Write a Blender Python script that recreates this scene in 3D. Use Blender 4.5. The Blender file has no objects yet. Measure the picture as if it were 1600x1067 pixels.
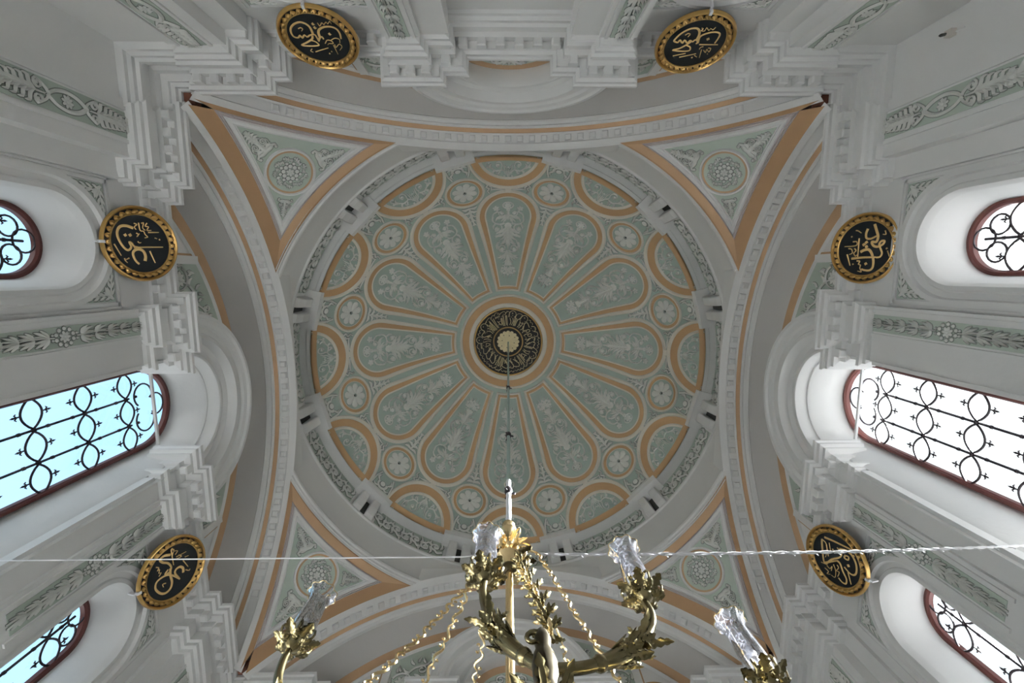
import bpy, bmesh, math, random
from mathutils import Matrix, Vector

random.seed(7)
scene = bpy.context.scene
COL = scene.collection
PI = math.pi
S = 6.0            # half the span of the square bay, metres
Z0 = 11.22         # height of the wall cornice above the floor, metres


def W(p):
    """bay units (half span = 1, cornice top = 0) -> metres"""
    return (p[0] * S, p[1] * S, p[2] * S + Z0)


# ------------------------------------------------------------------ camera
cam_d = bpy.data.cameras.new('camera')
cam = bpy.data.objects.new('camera', cam_d)
COL.objects.link(cam)
cam_d.sensor_fit = 'HORIZONTAL'
cam_d.sensor_width = 36.0
cam_d.lens = 737.0 / 1600.0 * 36.0
cam_d.clip_start = 0.05
cam_d.clip_end = 2000
right = Vector((0.999866, 0.003103, -0.016084))
down = Vector((-0.005299, 0.990366, -0.13837))
fwd = Vector((0.015499, 0.138437, 0.99025))
m3 = Matrix((right, -down, -fwd)).transposed()
cam.matrix_world = Matrix.Translation(W((-0.0199, -0.4548, -1.6012))) @ m3.to_4x4()
scene.camera = cam

# ------------------------------------------------------------------ world, sun, exposure
world = bpy.data.worlds.new('sky')
scene.world = world
world.use_nodes = True
wn = world.node_tree.nodes
wl = world.node_tree.links
bg = wn['Background']
SUN_EL = math.radians(29.0)
SUN_AZ = math.radians(2.0)        # direction to the sun, measured from +x
# hazy bright sky: pale blue, whitening towards the horizon and around the sun
tcw = wn.new('ShaderNodeTexCoord')
sep = wn.new('ShaderNodeSeparateXYZ')
wl.new(tcw.outputs['Generated'], sep.inputs[0])
rmp = wn.new('ShaderNodeValToRGB')
rmp.color_ramp.elements[0].position = 0.0
rmp.color_ramp.elements[0].color = (0.78, 1.10, 1.36, 1)
rmp.color_ramp.elements[1].position = 0.9
rmp.color_ramp.elements[1].color = (0.55, 0.98, 1.40, 1)
wl.new(sep.outputs['Z'], rmp.inputs[0])
dt = wn.new('ShaderNodeVectorMath')
dt.operation = 'DOT_PRODUCT'
dt.inputs[1].default_value = (math.cos(SUN_EL) * math.cos(SUN_AZ), math.cos(SUN_EL) * math.sin(SUN_AZ), math.sin(SUN_EL))
wl.new(tcw.outputs['Generated'], dt.inputs[0])
gr = wn.new('ShaderNodeMapRange')
gr.inputs[1].default_value = 0.3
gr.inputs[2].default_value = 1.0
gr.inputs[3].default_value = 0.0
gr.inputs[4].default_value = 1.0
wl.new(dt.outputs['Value'], gr.inputs[0])
mg = wn.new('ShaderNodeMix')
mg.data_type = 'RGBA'
mg.inputs[7].default_value = (1.5, 1.5, 1.5, 1)
wl.new(gr.outputs[0], mg.inputs['Factor'])
wl.new(rmp.outputs[0], mg.inputs[6])
wl.new(mg.outputs[2], bg.inputs[0])
bg.inputs[1].default_value = 1.04

sun_d = bpy.data.lights.new('sun', 'SUN')
sun_d.energy = 215.0
sun_d.angle = math.radians(0.6)
sun_d.color = (0.955, 0.96, 0.985)
sun = bpy.data.objects.new('sun', sun_d)
COL.objects.link(sun)
sdir = Vector((math.cos(SUN_EL) * math.cos(SUN_AZ), math.cos(SUN_EL) * math.sin(SUN_AZ), math.sin(SUN_EL)))
sun.rotation_euler = sdir.to_track_quat('Z', 'Y').to_euler()
sun.location = (60, 0, 60)

vs = scene.view_settings
vs.view_transform = 'Standard'
try:
    vs.look = 'None'
except TypeError:
    pass
vs.gamma = 1.0
vs.use_curve_mapping = False
vs.exposure = 0.15
scene.cycles.max_bounces = 12
scene.cycles.diffuse_bounces = 7
scene.cycles.glossy_bounces = 4
scene.cycles.transmission_bounces = 8
scene.cycles.transparent_max_bounces = 16
scene.cycles.caustics_reflective = False
scene.cycles.caustics_refractive = False
scene.cycles.sample_clamp_indirect = 8.0


def portal(loc, normal, sx, sy):
    d = bpy.data.lights.new('window_light_portal', 'AREA')
    d.shape = 'RECTANGLE'
    d.size = sx
    d.size_y = sy
    d.cycles.is_portal = True
    o = bpy.data.objects.new('window_light_portal', d)
    COL.objects.link(o)
    o.location = loc
    o.rotation_euler = Vector(normal).to_track_quat('-Z', 'Z').to_euler()


# ------------------------------------------------------------------ materials
def mat(name, col, rough=0.7, metal=0.0, var=0.06, scale=3.0, bump=0.0, bscale=40.0, spec=0.3):
    m = bpy.data.materials.new(name)
    m.use_nodes = True
    n = m.node_tree.nodes
    l = m.node_tree.links
    b = n['Principled BSDF']
    b.inputs['Roughness'].default_value = rough
    b.inputs['Metallic'].default_value = metal
    b.inputs['Specular IOR Level'].default_value = spec
    tc = n.new('ShaderNodeTexCoord')
    nz = n.new('ShaderNodeTexNoise')
    nz.inputs['Scale'].default_value = scale
    nz.inputs['Detail'].default_value = 5.0
    l.new(tc.outputs['Object'], nz.inputs['Vector'])
    mx = n.new('ShaderNodeMix')
    mx.data_type = 'RGBA'
    l.new(nz.outputs['Fac'], mx.inputs['Factor'])
    mx.inputs[6].default_value = tuple(c * (1 - var) for c in col) + (1,)
    mx.inputs[7].default_value = tuple(min(1, c * (1 + var)) for c in col) + (1,)
    l.new(mx.outputs[2], b.inputs['Base Color'])
    if bump > 0:
        nb = n.new('ShaderNodeTexNoise')
        nb.inputs['Scale'].default_value = bscale
        nb.inputs['Detail'].default_value = 4.0
        l.new(tc.outputs['Object'], nb.inputs['Vector'])
        bp = n.new('ShaderNodeBump')
        bp.inputs['Strength'].default_value = bump
        bp.inputs['Distance'].default_value = 0.02
        l.new(nb.outputs['Fac'], bp.inputs['Height'])
        l.new(bp.outputs[0], b.inputs['Normal'])
    return m


M_WHITE = mat('white_plaster', (0.76, 0.755, 0.74), 0.75, var=0.04, scale=1.2, bump=0.15, bscale=12)
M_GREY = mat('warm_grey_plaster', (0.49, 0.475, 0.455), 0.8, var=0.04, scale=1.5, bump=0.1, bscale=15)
M_MAUVE = mat('mauve_line_paint', (0.46, 0.41, 0.40), 0.8, var=0.06)
M_CREAM = mat('dome_cream_plaster', (0.75, 0.715, 0.63), 0.75, var=0.04, scale=2.0)
M_DGREEN = mat('dome_sage_paint', (0.37, 0.44, 0.395), 0.8, var=0.06, scale=2.0)
M_GREEN = mat('sage_green_paint', (0.44, 0.50, 0.435), 0.8, var=0.06, scale=2.0)
M_ORANGE = mat('ochre_orange_paint', (0.46, 0.30, 0.175), 0.75, var=0.08, scale=2.5)
M_ORANGE_SHADED = mat('shaded_orange_paint', (0.33, 0.20, 0.105), 0.8, var=0.08, scale=2.5)  # orange paint darkened to carry the shade on the pendentive edges
M_OCHRE = mat('dome_ochre_paint', (0.47, 0.30, 0.155), 0.75, var=0.1, scale=2.5)
M_RELIEF = mat('relief_stucco', (0.70, 0.70, 0.66), 0.8, var=0.07, scale=8.0)
M_DRELIEF = mat('dome_relief_paint', (0.74, 0.745, 0.70), 0.8, var=0.07, scale=8.0)
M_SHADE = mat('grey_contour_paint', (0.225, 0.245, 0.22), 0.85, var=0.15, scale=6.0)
M_DARK = mat('dark_grey_paint', (0.06, 0.06, 0.055), 0.9)
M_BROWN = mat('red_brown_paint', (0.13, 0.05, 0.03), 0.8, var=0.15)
M_GOLD = mat('gilded_wood', (0.47, 0.295, 0.10), 0.33, metal=0.8, var=0.18, scale=5.0, spec=0.5)
M_GOLDT = mat('gold_lettering', (0.66, 0.45, 0.19), 0.5, metal=0.25, var=0.12, scale=5.0)
M_PALEGOLD = mat('pale_gold_lettering', (0.78, 0.68, 0.42), 0.5, metal=0.15, var=0.12, scale=5.0)
M_BOARD = mat('blue_black_board', (0.004, 0.006, 0.008), 0.5, var=0.3)
M_BLACK = mat('black_field', (0.01, 0.01, 0.009), 0.6)
M_IRON = mat('red_brown_iron', (0.085, 0.025, 0.02), 0.55, var=0.2)
M_IRON2 = mat('dark_iron', (0.02, 0.014, 0.017), 0.5, var=0.2)
M_BRASS = mat('old_brass', (0.20, 0.165, 0.085), 0.26, metal=1.0, var=0.3, scale=14.0)
M_BRASSD = mat('dark_bronze', (0.045, 0.036, 0.02), 0.35, metal=0.9, var=0.3, scale=14.0)
M_GBRASS = mat('gold_and_sunlit_brass', (0.80, 0.62, 0.34), 0.25, metal=1.0, var=0.2, scale=14.0)  # gold parts, plus boss and chain brass lightened for sunlight
M_STEEL = mat('grey_green_steel', (0.42, 0.55, 0.52), 0.35, metal=0.6, var=0.1)
M_WIRE = mat('pale_cable', (0.86, 0.85, 0.86), 0.45, var=0.1)
M_LAMP = mat('white_lamp_glass', (0.85, 0.85, 0.87), 0.3)
M_FLOOR = mat('pale_carpet', (0.62, 0.61, 0.60), 0.9, var=0.1)
M_GROUND = mat('dark_paving', (0.10, 0.10, 0.10), 0.9, var=0.1, scale=0.3)
M_DEVICE = mat('beige_plastic', (0.62, 0.58, 0.52), 0.5)


def glass_mat(name, tint, gloss):
    m = bpy.data.materials.new(name)
    m.use_nodes = True
    n = m.node_tree.nodes
    l = m.node_tree.links
    n.remove(n['Principled BSDF'])
    out = n['Material Output']
    tr = n.new('ShaderNodeBsdfTransparent')
    tr.inputs[0].default_value = tint + (1,)
    gl = n.new('ShaderNodeBsdfGlossy')
    gl.inputs['Roughness'].default_value = gloss
    lw = n.new('ShaderNodeLayerWeight')
    lw.inputs[0].default_value = 0.25
    mm = n.new('ShaderNodeMath')
    mm.operation = 'MULTIPLY'
    mm.inputs[1].default_value = 0.12
    l.new(lw.outputs['Fresnel'], mm.inputs[0])
    mx = n.new('ShaderNodeMixShader')
    l.new(mm.outputs[0], mx.inputs[0])
    l.new(tr.outputs[0], mx.inputs[1])
    l.new(gl.outputs[0], mx.inputs[2])
    l.new(mx.outputs[0], out.inputs[0])
    return m


def cut_glass_mat():
    """engraved lamp glass: clear with a milky etched pattern"""
    m = bpy.data.materials.new('engraved_lamp_glass')
    m.use_nodes = True
    n = m.node_tree.nodes
    l = m.node_tree.links
    n.remove(n['Principled BSDF'])
    out = n['Material Output']
    tr = n.new('ShaderNodeBsdfTransparent')
    tr.inputs[0].default_value = (0.94, 0.95, 0.97, 1)
    gl = n.new('ShaderNodeBsdfGlossy')
    gl.inputs['Roughness'].default_value = 0.08
    lw = n.new('ShaderNodeLayerWeight')
    lw.inputs[0].default_value = 0.30
    mx = n.new('ShaderNodeMixShader')
    l.new(lw.outputs['Fresnel'], mx.inputs[0])
    l.new(tr.outputs[0], mx.inputs[1])
    l.new(gl.outputs[0], mx.inputs[2])
    tc = n.new('ShaderNodeTexCoord')
    vo = n.new('ShaderNodeTexVoronoi')
    vo.feature = 'DISTANCE_TO_EDGE'
    vo.inputs['Scale'].default_value = 22.0
    nz = n.new('ShaderNodeTexNoise')
    nz.inputs['Scale'].default_value = 9.0
    va = n.new('ShaderNodeVectorMath')
    va.operation = 'MULTIPLY_ADD'
    va.inputs[1].default_value = (0.12, 0.12, 0.12)
    l.new(tc.outputs['Object'], nz.inputs['Vector'])
    l.new(nz.outputs['Color'], va.inputs[0])
    l.new(tc.outputs['Object'], va.inputs[2])
    l.new(va.outputs[0], vo.inputs['Vector'])
    cr = n.new('ShaderNodeValToRGB')
    cr.color_ramp.elements[0].position = 0.02
    cr.color_ramp.elements[0].color = (0.45, 0.45, 0.45, 1)
    cr.color_ramp.elements[1].position = 0.09
    cr.color_ramp.elements[1].color = (0.07, 0.07, 0.07, 1)
    l.new(vo.outputs['Distance'], cr.inputs[0])
    df = n.new('ShaderNodeBsdfTranslucent')
    df.inputs[0].default_value = (0.13, 0.13, 0.15, 1)
    d2 = n.new('ShaderNodeBsdfDiffuse')
    d2.inputs[0].default_value = (0.13, 0.13, 0.15, 1)
    ad = n.new('ShaderNodeMixShader')
    ad.inputs[0].default_value = 0.5
    l.new(df.outputs[0], ad.inputs[1])
    l.new(d2.outputs[0], ad.inputs[2])
    m2 = n.new('ShaderNodeMixShader')
    l.new(cr.outputs[0], m2.inputs[0])
    l.new(mx.outputs[0], m2.inputs[1])
    l.new(ad.outputs[0], m2.inputs[2])
    l.new(m2.outputs[0], out.inputs[0])
    return m


M_PANE = glass_mat('window_glass', (0.93, 0.97, 0.97), 0.02)
M_CUT = cut_glass_mat()


# ------------------------------------------------------------------ mesh helpers
class MB:
    def __init__(self):
        self.v = []
        self.f = []

    def add(self, verts, faces):
        o = len(self.v)
        self.v += [tuple(p) for p in verts]
        self.f += [tuple(i + o for i in f) for f in faces]

    def grid(self, rows, close_u=False, close_v=False):
        """rows: list of equally long lists of points"""
        nr, nc = len(rows), len(rows[0])
        vs_, fs = [], []
        for r in rows:
            vs_ += r
        for i in range(nr if close_v else nr - 1):
            i2 = (i + 1) % nr
            for j in range(nc if close_u else nc - 1):
                j2 = (j + 1) % nc
                fs.append((i * nc + j, i * nc + j2, i2 * nc + j2, i2 * nc + j))
        self.add(vs_, fs)

    def box(self, x0, x1, y0, y1, z0, z1, f=None):
        ps = [(x, y, z) for z in (z0, z1) for y in (y0, y1) for x in (x0, x1)]
        if f:
            ps = [f(*q) for q in ps]
        self.add(ps, [(0, 2, 3, 1), (4, 5, 7, 6), (0, 1, 5, 4), (2, 6, 7, 3), (0, 4, 6, 2), (1, 3, 7, 5)])

    def mesh(self, name, scale=True):
        me = bpy.data.meshes.new(name)
        me.from_pydata([W(p) for p in self.v] if scale else self.v, [], self.f)
        bm = bmesh.new()
        bm.from_mesh(me)
        bmesh.ops.remove_doubles(bm, verts=bm.verts, dist=1e-5)
        bmesh.ops.recalc_face_normals(bm, faces=bm.faces)
        bm.to_mesh(me)
        bm.free()
        me.update()
        return me

    def build(self, name, m, parent=None, smooth=False, scale=True, angle=0.6):
        me = self.mesh(name, scale)
        return link(name, me, m, parent, smooth, angle)


def link(name, me, m, parent=None, smooth=False, angle=0.6):
    if m is not None and not me.materials:
        me.materials.append(m)
    if smooth:
        me.polygons.foreach_set('use_smooth', [True] * len(me.polygons))
        try:
            me.set_sharp_from_angle(angle=angle)
        except Exception:
            pass
    o = bpy.data.objects.new(name, me)
    COL.objects.link(o)
    if parent:
        o.parent = parent
    return o


def empty(name, mw=None, parent=None):
    o = bpy.data.objects.new(name, None)
    COL.objects.link(o)
    o.empty_display_size = 0.2
    if parent:
        o.parent = parent
    if mw is not None:
        o.matrix_world = mw
    return o


def tag(o, label=None, cat=None, group=None, kind=None):
    if label:
        o['label'] = label
    if cat:
        o['category'] = cat
    if group:
        o['group'] = group
    if kind:
        o['kind'] = kind
    return o


def dup(o, parent=None, rotz=None, mw=None):
    c = o.copy()
    COL.objects.link(c)
    if parent:
        c.parent = parent
    if rotz is not None:
        c.rotation_euler = (0, 0, rotz)
    for ch in o.children:
        d = ch.copy()
        COL.objects.link(d)
        d.parent = c
    return c


# smooth curve through points
def crom(pts, step):
    if len(pts) < 3:
        a, b = pts[0], pts[-1]
        n = max(2, int(math.dist(a, b) / step) + 1)
        return [tuple(a[k] + (b[k] - a[k]) * i / n for k in range(len(a))) for i in range(n + 1)]
    P = [tuple(2 * pts[0][k] - pts[1][k] for k in range(len(pts[0])))] + list(pts) + [
        tuple(2 * pts[-1][k] - pts[-2][k] for k in range(len(pts[0])))]
    out = []
    for i in range(1, len(P) - 2):
        a, b, c, d = P[i - 1], P[i], P[i + 1], P[i + 2]
        n = max(1, int(math.dist(b, c) / step + 0.5))
        for s in range(n):
            t = s / n
            out.append(tuple(0.5 * (2 * b[k] + (c[k] - a[k]) * t + (2 * a[k] - 5 * b[k] + 4 * c[k] - d[k]) * t * t
                                    + (3 * b[k] - a[k] - 3 * c[k] + d[k]) * t ** 3) for k in range(len(b))))
    out.append(tuple(pts[-1]))
    return out


# ---- ornament language: strokes, leaves, blobs and flowers in a plane, laid onto any surface
def ribbon(mb, f, pts, wf, h, h0, pad, flat):
    n = len(pts)
    L, Cc, R = [], [], []
    for i in range(n):
        a = pts[max(0, i - 1)]
        b = pts[min(n - 1, i + 1)]
        dx, dy = b[0] - a[0], b[1] - a[1]
        q = math.hypot(dx, dy) or 1
        nx, ny = -dy / q, dx / q
        w = wf(i / (n - 1)) * 0.5 + pad
        p = pts[i]
        L.append(f(p[0] + nx * w, p[1] + ny * w, h0))
        R.append(f(p[0] - nx * w, p[1] - ny * w, h0))
        Cc.append(f(p[0], p[1], h0 if flat else h))
    if flat:
        mb.grid([L, R])
    else:
        mb.grid([L, Cc, R])


def blob(mb, f, c, r, h, h0, pad, flat, n=8, ry=None, rot=0.0):
    ry = ry or r
    ring = []
    for k in range(n):
        a = 2 * PI * k / n
        x, y = (r + pad) * math.cos(a), (ry + pad) * math.sin(a)
        ring.append((c[0] + x * math.cos(rot) - y * math.sin(rot), c[1] + x * math.sin(rot) + y * math.cos(rot)))
    vs_ = [f(p[0], p[1], h0) for p in ring]
    vs_.append(f(c[0], c[1], h0 if flat else h))
    mb.add(vs_, [(k, (k + 1) % n, n) for k in range(n)])


def lay(prims, f, h, step, pad=0.0, flat=False, h0=None, mb=None):
    mb = mb or MB()
    if h0 is None:
        h0 = h * 0.25
    for pr in prims:
        k = pr[0]
        if k == 's':
            w0, w1 = pr[1], pr[2]
            ribbon(mb, f, crom(pr[3], step), lambda t: w0 + (w1 - w0) * t, h, h0, pad, flat)
        elif k == 'l':
            w = pr[1]
            ribbon(mb, f, crom(pr[2], step), lambda t: w * max(0.06, math.sin(PI * min(1, 0.12 + t * 0.88)) ** 0.8), h, h0, pad, flat)
        elif k == 'b':
            blob(mb, f, pr[2], pr[1], h, h0, pad, flat)
        elif k == 'f':
            r, n, c = pr[1], pr[2], pr[3]
            for j in range(n):
                a = 2 * PI * j / n + 0.2
                blob(mb, f, (c[0] + 0.58 * r * math.cos(a), c[1] + 0.58 * r * math.sin(a)), r * 0.42, h, h0, pad, flat, 7,
                     r * 1.25 / n * 1.5, a)
            blob(mb, f, c, r * 0.28, h * 1.2, h0 * 1.5, pad, flat, 7)
    return mb


def mirror(prims):
    out = []
    for p in prims:
        if p[0] == 's':
            out.append(('s', p[1], p[2], [(-x, y) for x, y in p[3]]))
        elif p[0] == 'l':
            out.append(('l', p[1], [(-x, y) for x, y in p[2]]))
        elif p[0] == 'b':
            out.append(('b', p[1], (-p[2][0], p[2][1])))
        elif p[0] == 'f':
            out.append(('f', p[1], p[2], (-p[3][0], p[3][1])))
    return out


def xform(prims, g, s=1.0):
    out = []
    for p in prims:
        if p[0] == 's':
            out.append(('s', p[1] * s, p[2] * s, [g(*q) for q in p[3]]))
        elif p[0] == 'l':
            out.append(('l', p[1] * s, [g(*q) for q in p[2]]))
        elif p[0] == 'b':
            out.append(('b', p[1] * s, g(*p[2])))
        elif p[0] == 'f':
            out.append(('f', p[1] * s, p[2], g(*p[3])))
    return out


def spiral(c, r0, r1, a0, turns, n=12):
    return [(c[0] + (r0 + (r1 - r0) * i / n) * math.cos(a0 + turns * 2 * PI * i / n),
             c[1] + (r0 + (r1 - r0) * i / n) * math.sin(a0 + turns * 2 * PI * i / n)) for i in range(n + 1)]


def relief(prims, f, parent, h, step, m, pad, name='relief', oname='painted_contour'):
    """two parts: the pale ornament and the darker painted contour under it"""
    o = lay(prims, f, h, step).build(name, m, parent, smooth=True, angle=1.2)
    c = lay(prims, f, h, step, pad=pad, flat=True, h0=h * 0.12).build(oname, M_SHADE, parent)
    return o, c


def tube(mb, pts, radii, n=8, cap=True):
    if not hasattr(radii, '__len__'):
        radii = [radii] * len(pts)
    rows = []
    up = Vector((0.13, 0.27, 0.95))
    prev = None
    for i, p in enumerate(pts):
        a = Vector(pts[max(0, i - 1)])
        b = Vector(pts[min(len(pts) - 1, i + 1)])
        d = (b - a).normalized()
        if prev is None:
            x = d.cross(up)
            if x.length < 1e-3:
                x = d.cross(Vector((1, 0, 0)))
            x.normalize()
        else:
            x = (prev - d * prev.dot(d)).normalized()
        prev = x
        y = d.cross(x)
        r = radii[i]
        rows.append([tuple(Vector(p) + x * (r * math.cos(2 * PI * k / n)) + y * (r * math.sin(2 * PI * k / n))) for k in range(n)])
    mb.grid(rows, close_u=True)
    if cap:
        for row in (rows[0], rows[-1]):
            mb.add(row, [tuple(range(n))])


def rad_curve(pts, radii, step):
    """crom through points with radii interpolated along"""
    q = crom([tuple(p) + (r,) for p, r in zip(pts, radii)], step)
    return [p[:3] for p in q], [max(1e-4, p[3]) for p in q]


def lathe(mb, prof, c=(0, 0, 0), n=20, wob=None):
    rows = []
    for j, (r, z) in enumerate(prof):
        row = []
        for k in range(n):
            a = 2 * PI * k / n
            rr = r * (1 + (wob(j, a) if wob else 0))
            row.append((c[0] + rr * math.cos(a), c[1] + rr * math.sin(a), c[2] + z))
        rows.append(row)
    mb.grid(rows, close_u=True)

ROUNDELS = {
 'TL': ('T',[-0.5503,1.1331,-0.1249,0.3352],[(21,[(-104,-142),(-92,-193),(-95,-353),(-155,-451),(-267,-499),(-416,-459),(-538,-371),(-607,-271),(-635,-149),(-608,-57),(-514,-37),(-440,-109),(-415,-27),(-325,-120),(-282,-59),(-193,-111),(-108,-132),(-52,-122),(-38,-29),(-27,76)]),(19,[(-125,-111),(-179,3),(-352,110),(-521,203),(-312,228),(-83,201),(-132,81),(-254,40)]),(21,[(-36,55),(31,-29),(98,-71),(114,2)]),(23,[(43,-60),(60,-194),(125,-295),(277,-366),(444,-367),(554,-298),(589,-156),(566,-11)]),(-23,[(28,-452)]),(-24,[(35,-344)]),(-24,[(334,-155)]),(9,[(-396,-312),(-325,-342),(-292,-303),(-342,-242)]),(8,[(142,-492),(171,-395),(258,-493),(286,-434),(365,-512),(393,-455),(462,-532),(476,-455)]),(9,[(106,140),(197,33),(293,53),(315,138),(210,139),(159,182)]),(9,[(301,32),(426,-31),(515,10),(496,116)]),(9,[(299,182),(314,491)]),(9,[(342,160),(339,268),(464,159),(505,246),(414,356)]),(12,[(-246,415),(141,280)]),(10,[(-295,316),(-366,383),(-312,427)]),(-14,[(108,470)]),(-12,[(185,402)])]),
 'TR': ('T',[0.5358,1.1191,-0.1343,0.3224],[(21,[(-4,-144),(-3,-290),(-44,-413),(-144,-493),(-304,-472),(-461,-349),(-554,-183),(-567,-98),(-457,-56),(-432,-131),(-327,-35),(-311,-131),(-205,-36),(-168,-122),(-82,-79),(-38,-144),(61,-69),(30,-15)]),(19,[(-121,-90),(-215,29),(-350,140),(-499,196),(-247,229),(-60,205),(-85,94),(-215,29)]),(21,[(65,-37),(40,-207),(104,-301),(278,-374),(430,-375),(517,-314),(530,-189),(510,-40)]),(-25,[(281,-167)]),(9,[(-353,-288),(-304,-340),(-237,-320),(-265,-237)]),(9,[(-31,-503),(28,-484),(2,-423),(87,-424),(99,-514),(184,-434),(208,-495),(276,-455),(317,-535)]),(14,[(119,10),(609,7)]),(9,[(189,159),(197,93),(258,70)]),(9,[(251,159),(304,443)]),(9,[(304,181),(395,270),(384,158),(475,247),(480,135),(400,114)]),(-8,[(468,315)]),(11,[(-431,389),(-123,296)]),(11,[(-243,434),(159,306)]),(-14,[(105,444)]),(10,[(127,363),(223,420)])]),
 'LU': ('L',[-0.5527,1.1122,-0.1368,0.303],[(26,[(-401,-175),(-442,-348),(-407,-495),(-284,-572),(-136,-575),(50,-504),(169,-405),(174,-333),(90,-271),(-26,-311),(-9,-250),(75,-195),(96,-90)]),(17,[(109,-220),(78,155),(55,574)]),(29,[(453,47),(328,72),(196,31),(146,-74),(173,-184),(253,-246),(383,-229),(481,-175),(535,-116)]),(-25,[(-203,-391)]),(-26,[(-213,-269)]),(13,[(-526,-151),(-502,-68),(-430,-140),(-368,-104)]),(13,[(-551,-19),(-356,3),(-341,89),(-255,124),(-193,184),(-164,92)]),(13,[(-535,44),(-564,113),(-428,76),(-367,136)]),(13,[(-562,202),(-479,148),(-466,236),(-371,181),(-381,295)]),(14,[(-317,198),(-342,498)]),(13,[(-280,-114),(-241,-53),(-182,-103),(-265,-29)]),(12,[(-62,-94),(-21,-55),(-35,-10)]),(13,[(40,-684),(330,-545)]),(15,[(177,200),(498,315)]),(13,[(392,-470),(456,-457),(509,-411)]),(13,[(388,-356),(434,-444)]),(11,[(-184,365),(-166,433)]),(-14,[(-148,501)])]),
 'RU': ('R',[-0.5371,1.1277,-0.0914,0.3],[(25,[(-542,-45),(-411,-7),(-285,-30),(-256,-136),(-290,-234),(-325,-311)]),(26,[(-648,-218),(-469,-286),(-302,-343),(-162,-307),(-170,-185),(-64,-236),(-26,-361),(-89,-492),(-168,-523),(-173,-445),(-96,-393),(29,-436),(153,-487),(253,-448),(270,-350)]),(24,[(277,344),(256,22),(259,-349)]),(28,[(95,101),(47,0),(43,-124),(161,-218),(350,-278),(536,-276),(618,-202),(617,-77),(584,32)]),(-27,[(-159,-42)]),(-27,[(-101,25)]),(-27,[(-38,-54)]),(-25,[(438,-80)]),(15,[(-290,178),(229,170)]),(16,[(152,490),(481,369)]),(13,[(-206,347),(-199,238),(-93,249),(-81,581)]),(13,[(-20,462),(7,371),(116,338),(155,423)]),(13,[(-10,284),(56,234),(118,294),(205,241),(165,180)]),(13,[(-520,291),(-504,225),(-432,121)]),(-15,[(-348,394)]),(12,[(-449,-515),(-347,-544),(-353,-466)]),(-16,[(38,-602)]),(12,[(99,-628),(262,-692)]),(13,[(346,184),(359,97),(444,131),(466,65),(551,78),(658,25),(636,134)]),(-14,[(440,284)])]),
 'LL': ('L',[0.4891,1.0966,-0.1745,0.3157],[(25,[(-532,-34),(-601,-206),(-559,-332),(-437,-268),(-323,-124),(-156,-50),(-47,-108),(-61,-241),(-142,-143)]),(25,[(-147,-74),(58,-96),(291,-75),(445,-137),(493,-278),(404,-423),(198,-532),(35,-493),(-17,-357),(2,-181),(111,-33),(344,153)]),(26,[(212,275),(77,277),(-15,191),(-4,72),(96,38),(306,134)]),(14,[(-610,78),(-667,3),(-183,21)]),(11,[(-438,2),(-571,62),(-529,174),(-454,96)]),(12,[(-372,111),(-358,419)]),(12,[(-401,184),(-300,268),(-316,82)]),(12,[(-156,301),(124,430)]),(12,[(167,340),(264,452),(231,481)]),(12,[(-222,356),(-199,476)]),(11,[(-419,-466),(-346,-387),(-283,-437),(-288,-372),(-191,-404),(-173,-340),(-102,-413)]),(12,[(211,-248),(189,-335),(282,-322)])]),
 'RL': ('R',[0.4878,1.0831,-0.1588,0.2615],[(23,[(-376,490),(-176,466),(316,337),(58,112),(-154,-121),(-309,-151),(-384,-7)]),(23,[(-478,415),(-513,168),(-549,-172),(-569,-434)]),(11,[(-376,490),(-299,337),(38,232)]),(24,[(-385,-87),(-449,-271),(-421,-448),(-244,-595),(-27,-638),(116,-589),(153,-463),(68,-278)]),(20,[(-322,-284),(-211,-250),(-211,-361),(-308,-373),(-300,-286)]),(22,[(7,-46),(40,-141),(224,-249),(391,-377),(534,-369),(561,-260),(502,-141)]),(15,[(151,-397),(451,-525)]),(-26,[(-47,-388)]),(-23,[(-421,-502)]),(-16,[(-252,119)]),(21,[(316,337),(7,-46)]),(11,[(359,443),(319,228)]),(10,[(356,249),(387,150),(279,90),(425,99)]),(10,[(466,310),(505,186),(601,225),(550,110)]),(10,[(185,52),(340,-33),(552,-31),(558,86)]),(10,[(138,-59),(198,-111),(326,-55),(314,-145),(473,-115)]),(10,[(-277,335),(-112,295),(116,320)]),(10,[(-396,251),(-179,182)])]),
}
# ------------------------------------------------------------------ the setting: dimensions in bay units
ZC = -0.5400       # centre height of the four great arches
RA = 1.1208          # their radius at the dome side
RP = math.hypot(1.0, RA)   # pendentive sphere
FLOOR = -1.87
DCX, DCY = 0.004, -0.007   # dome axis
WALLS = {'left': ((-1, 0), (0, 1)), 'right': ((1, 0), (0, 1)), 'back': ((0, -1), (1, 0)), 'front': ((0, 1), (1, 0))}


def wallmap(k):
    (nx, ny), (tx, ty) = WALLS[k]
    return lambda t, n, z: (nx * n + tx * t, ny * n + ty * t, z)


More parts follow.
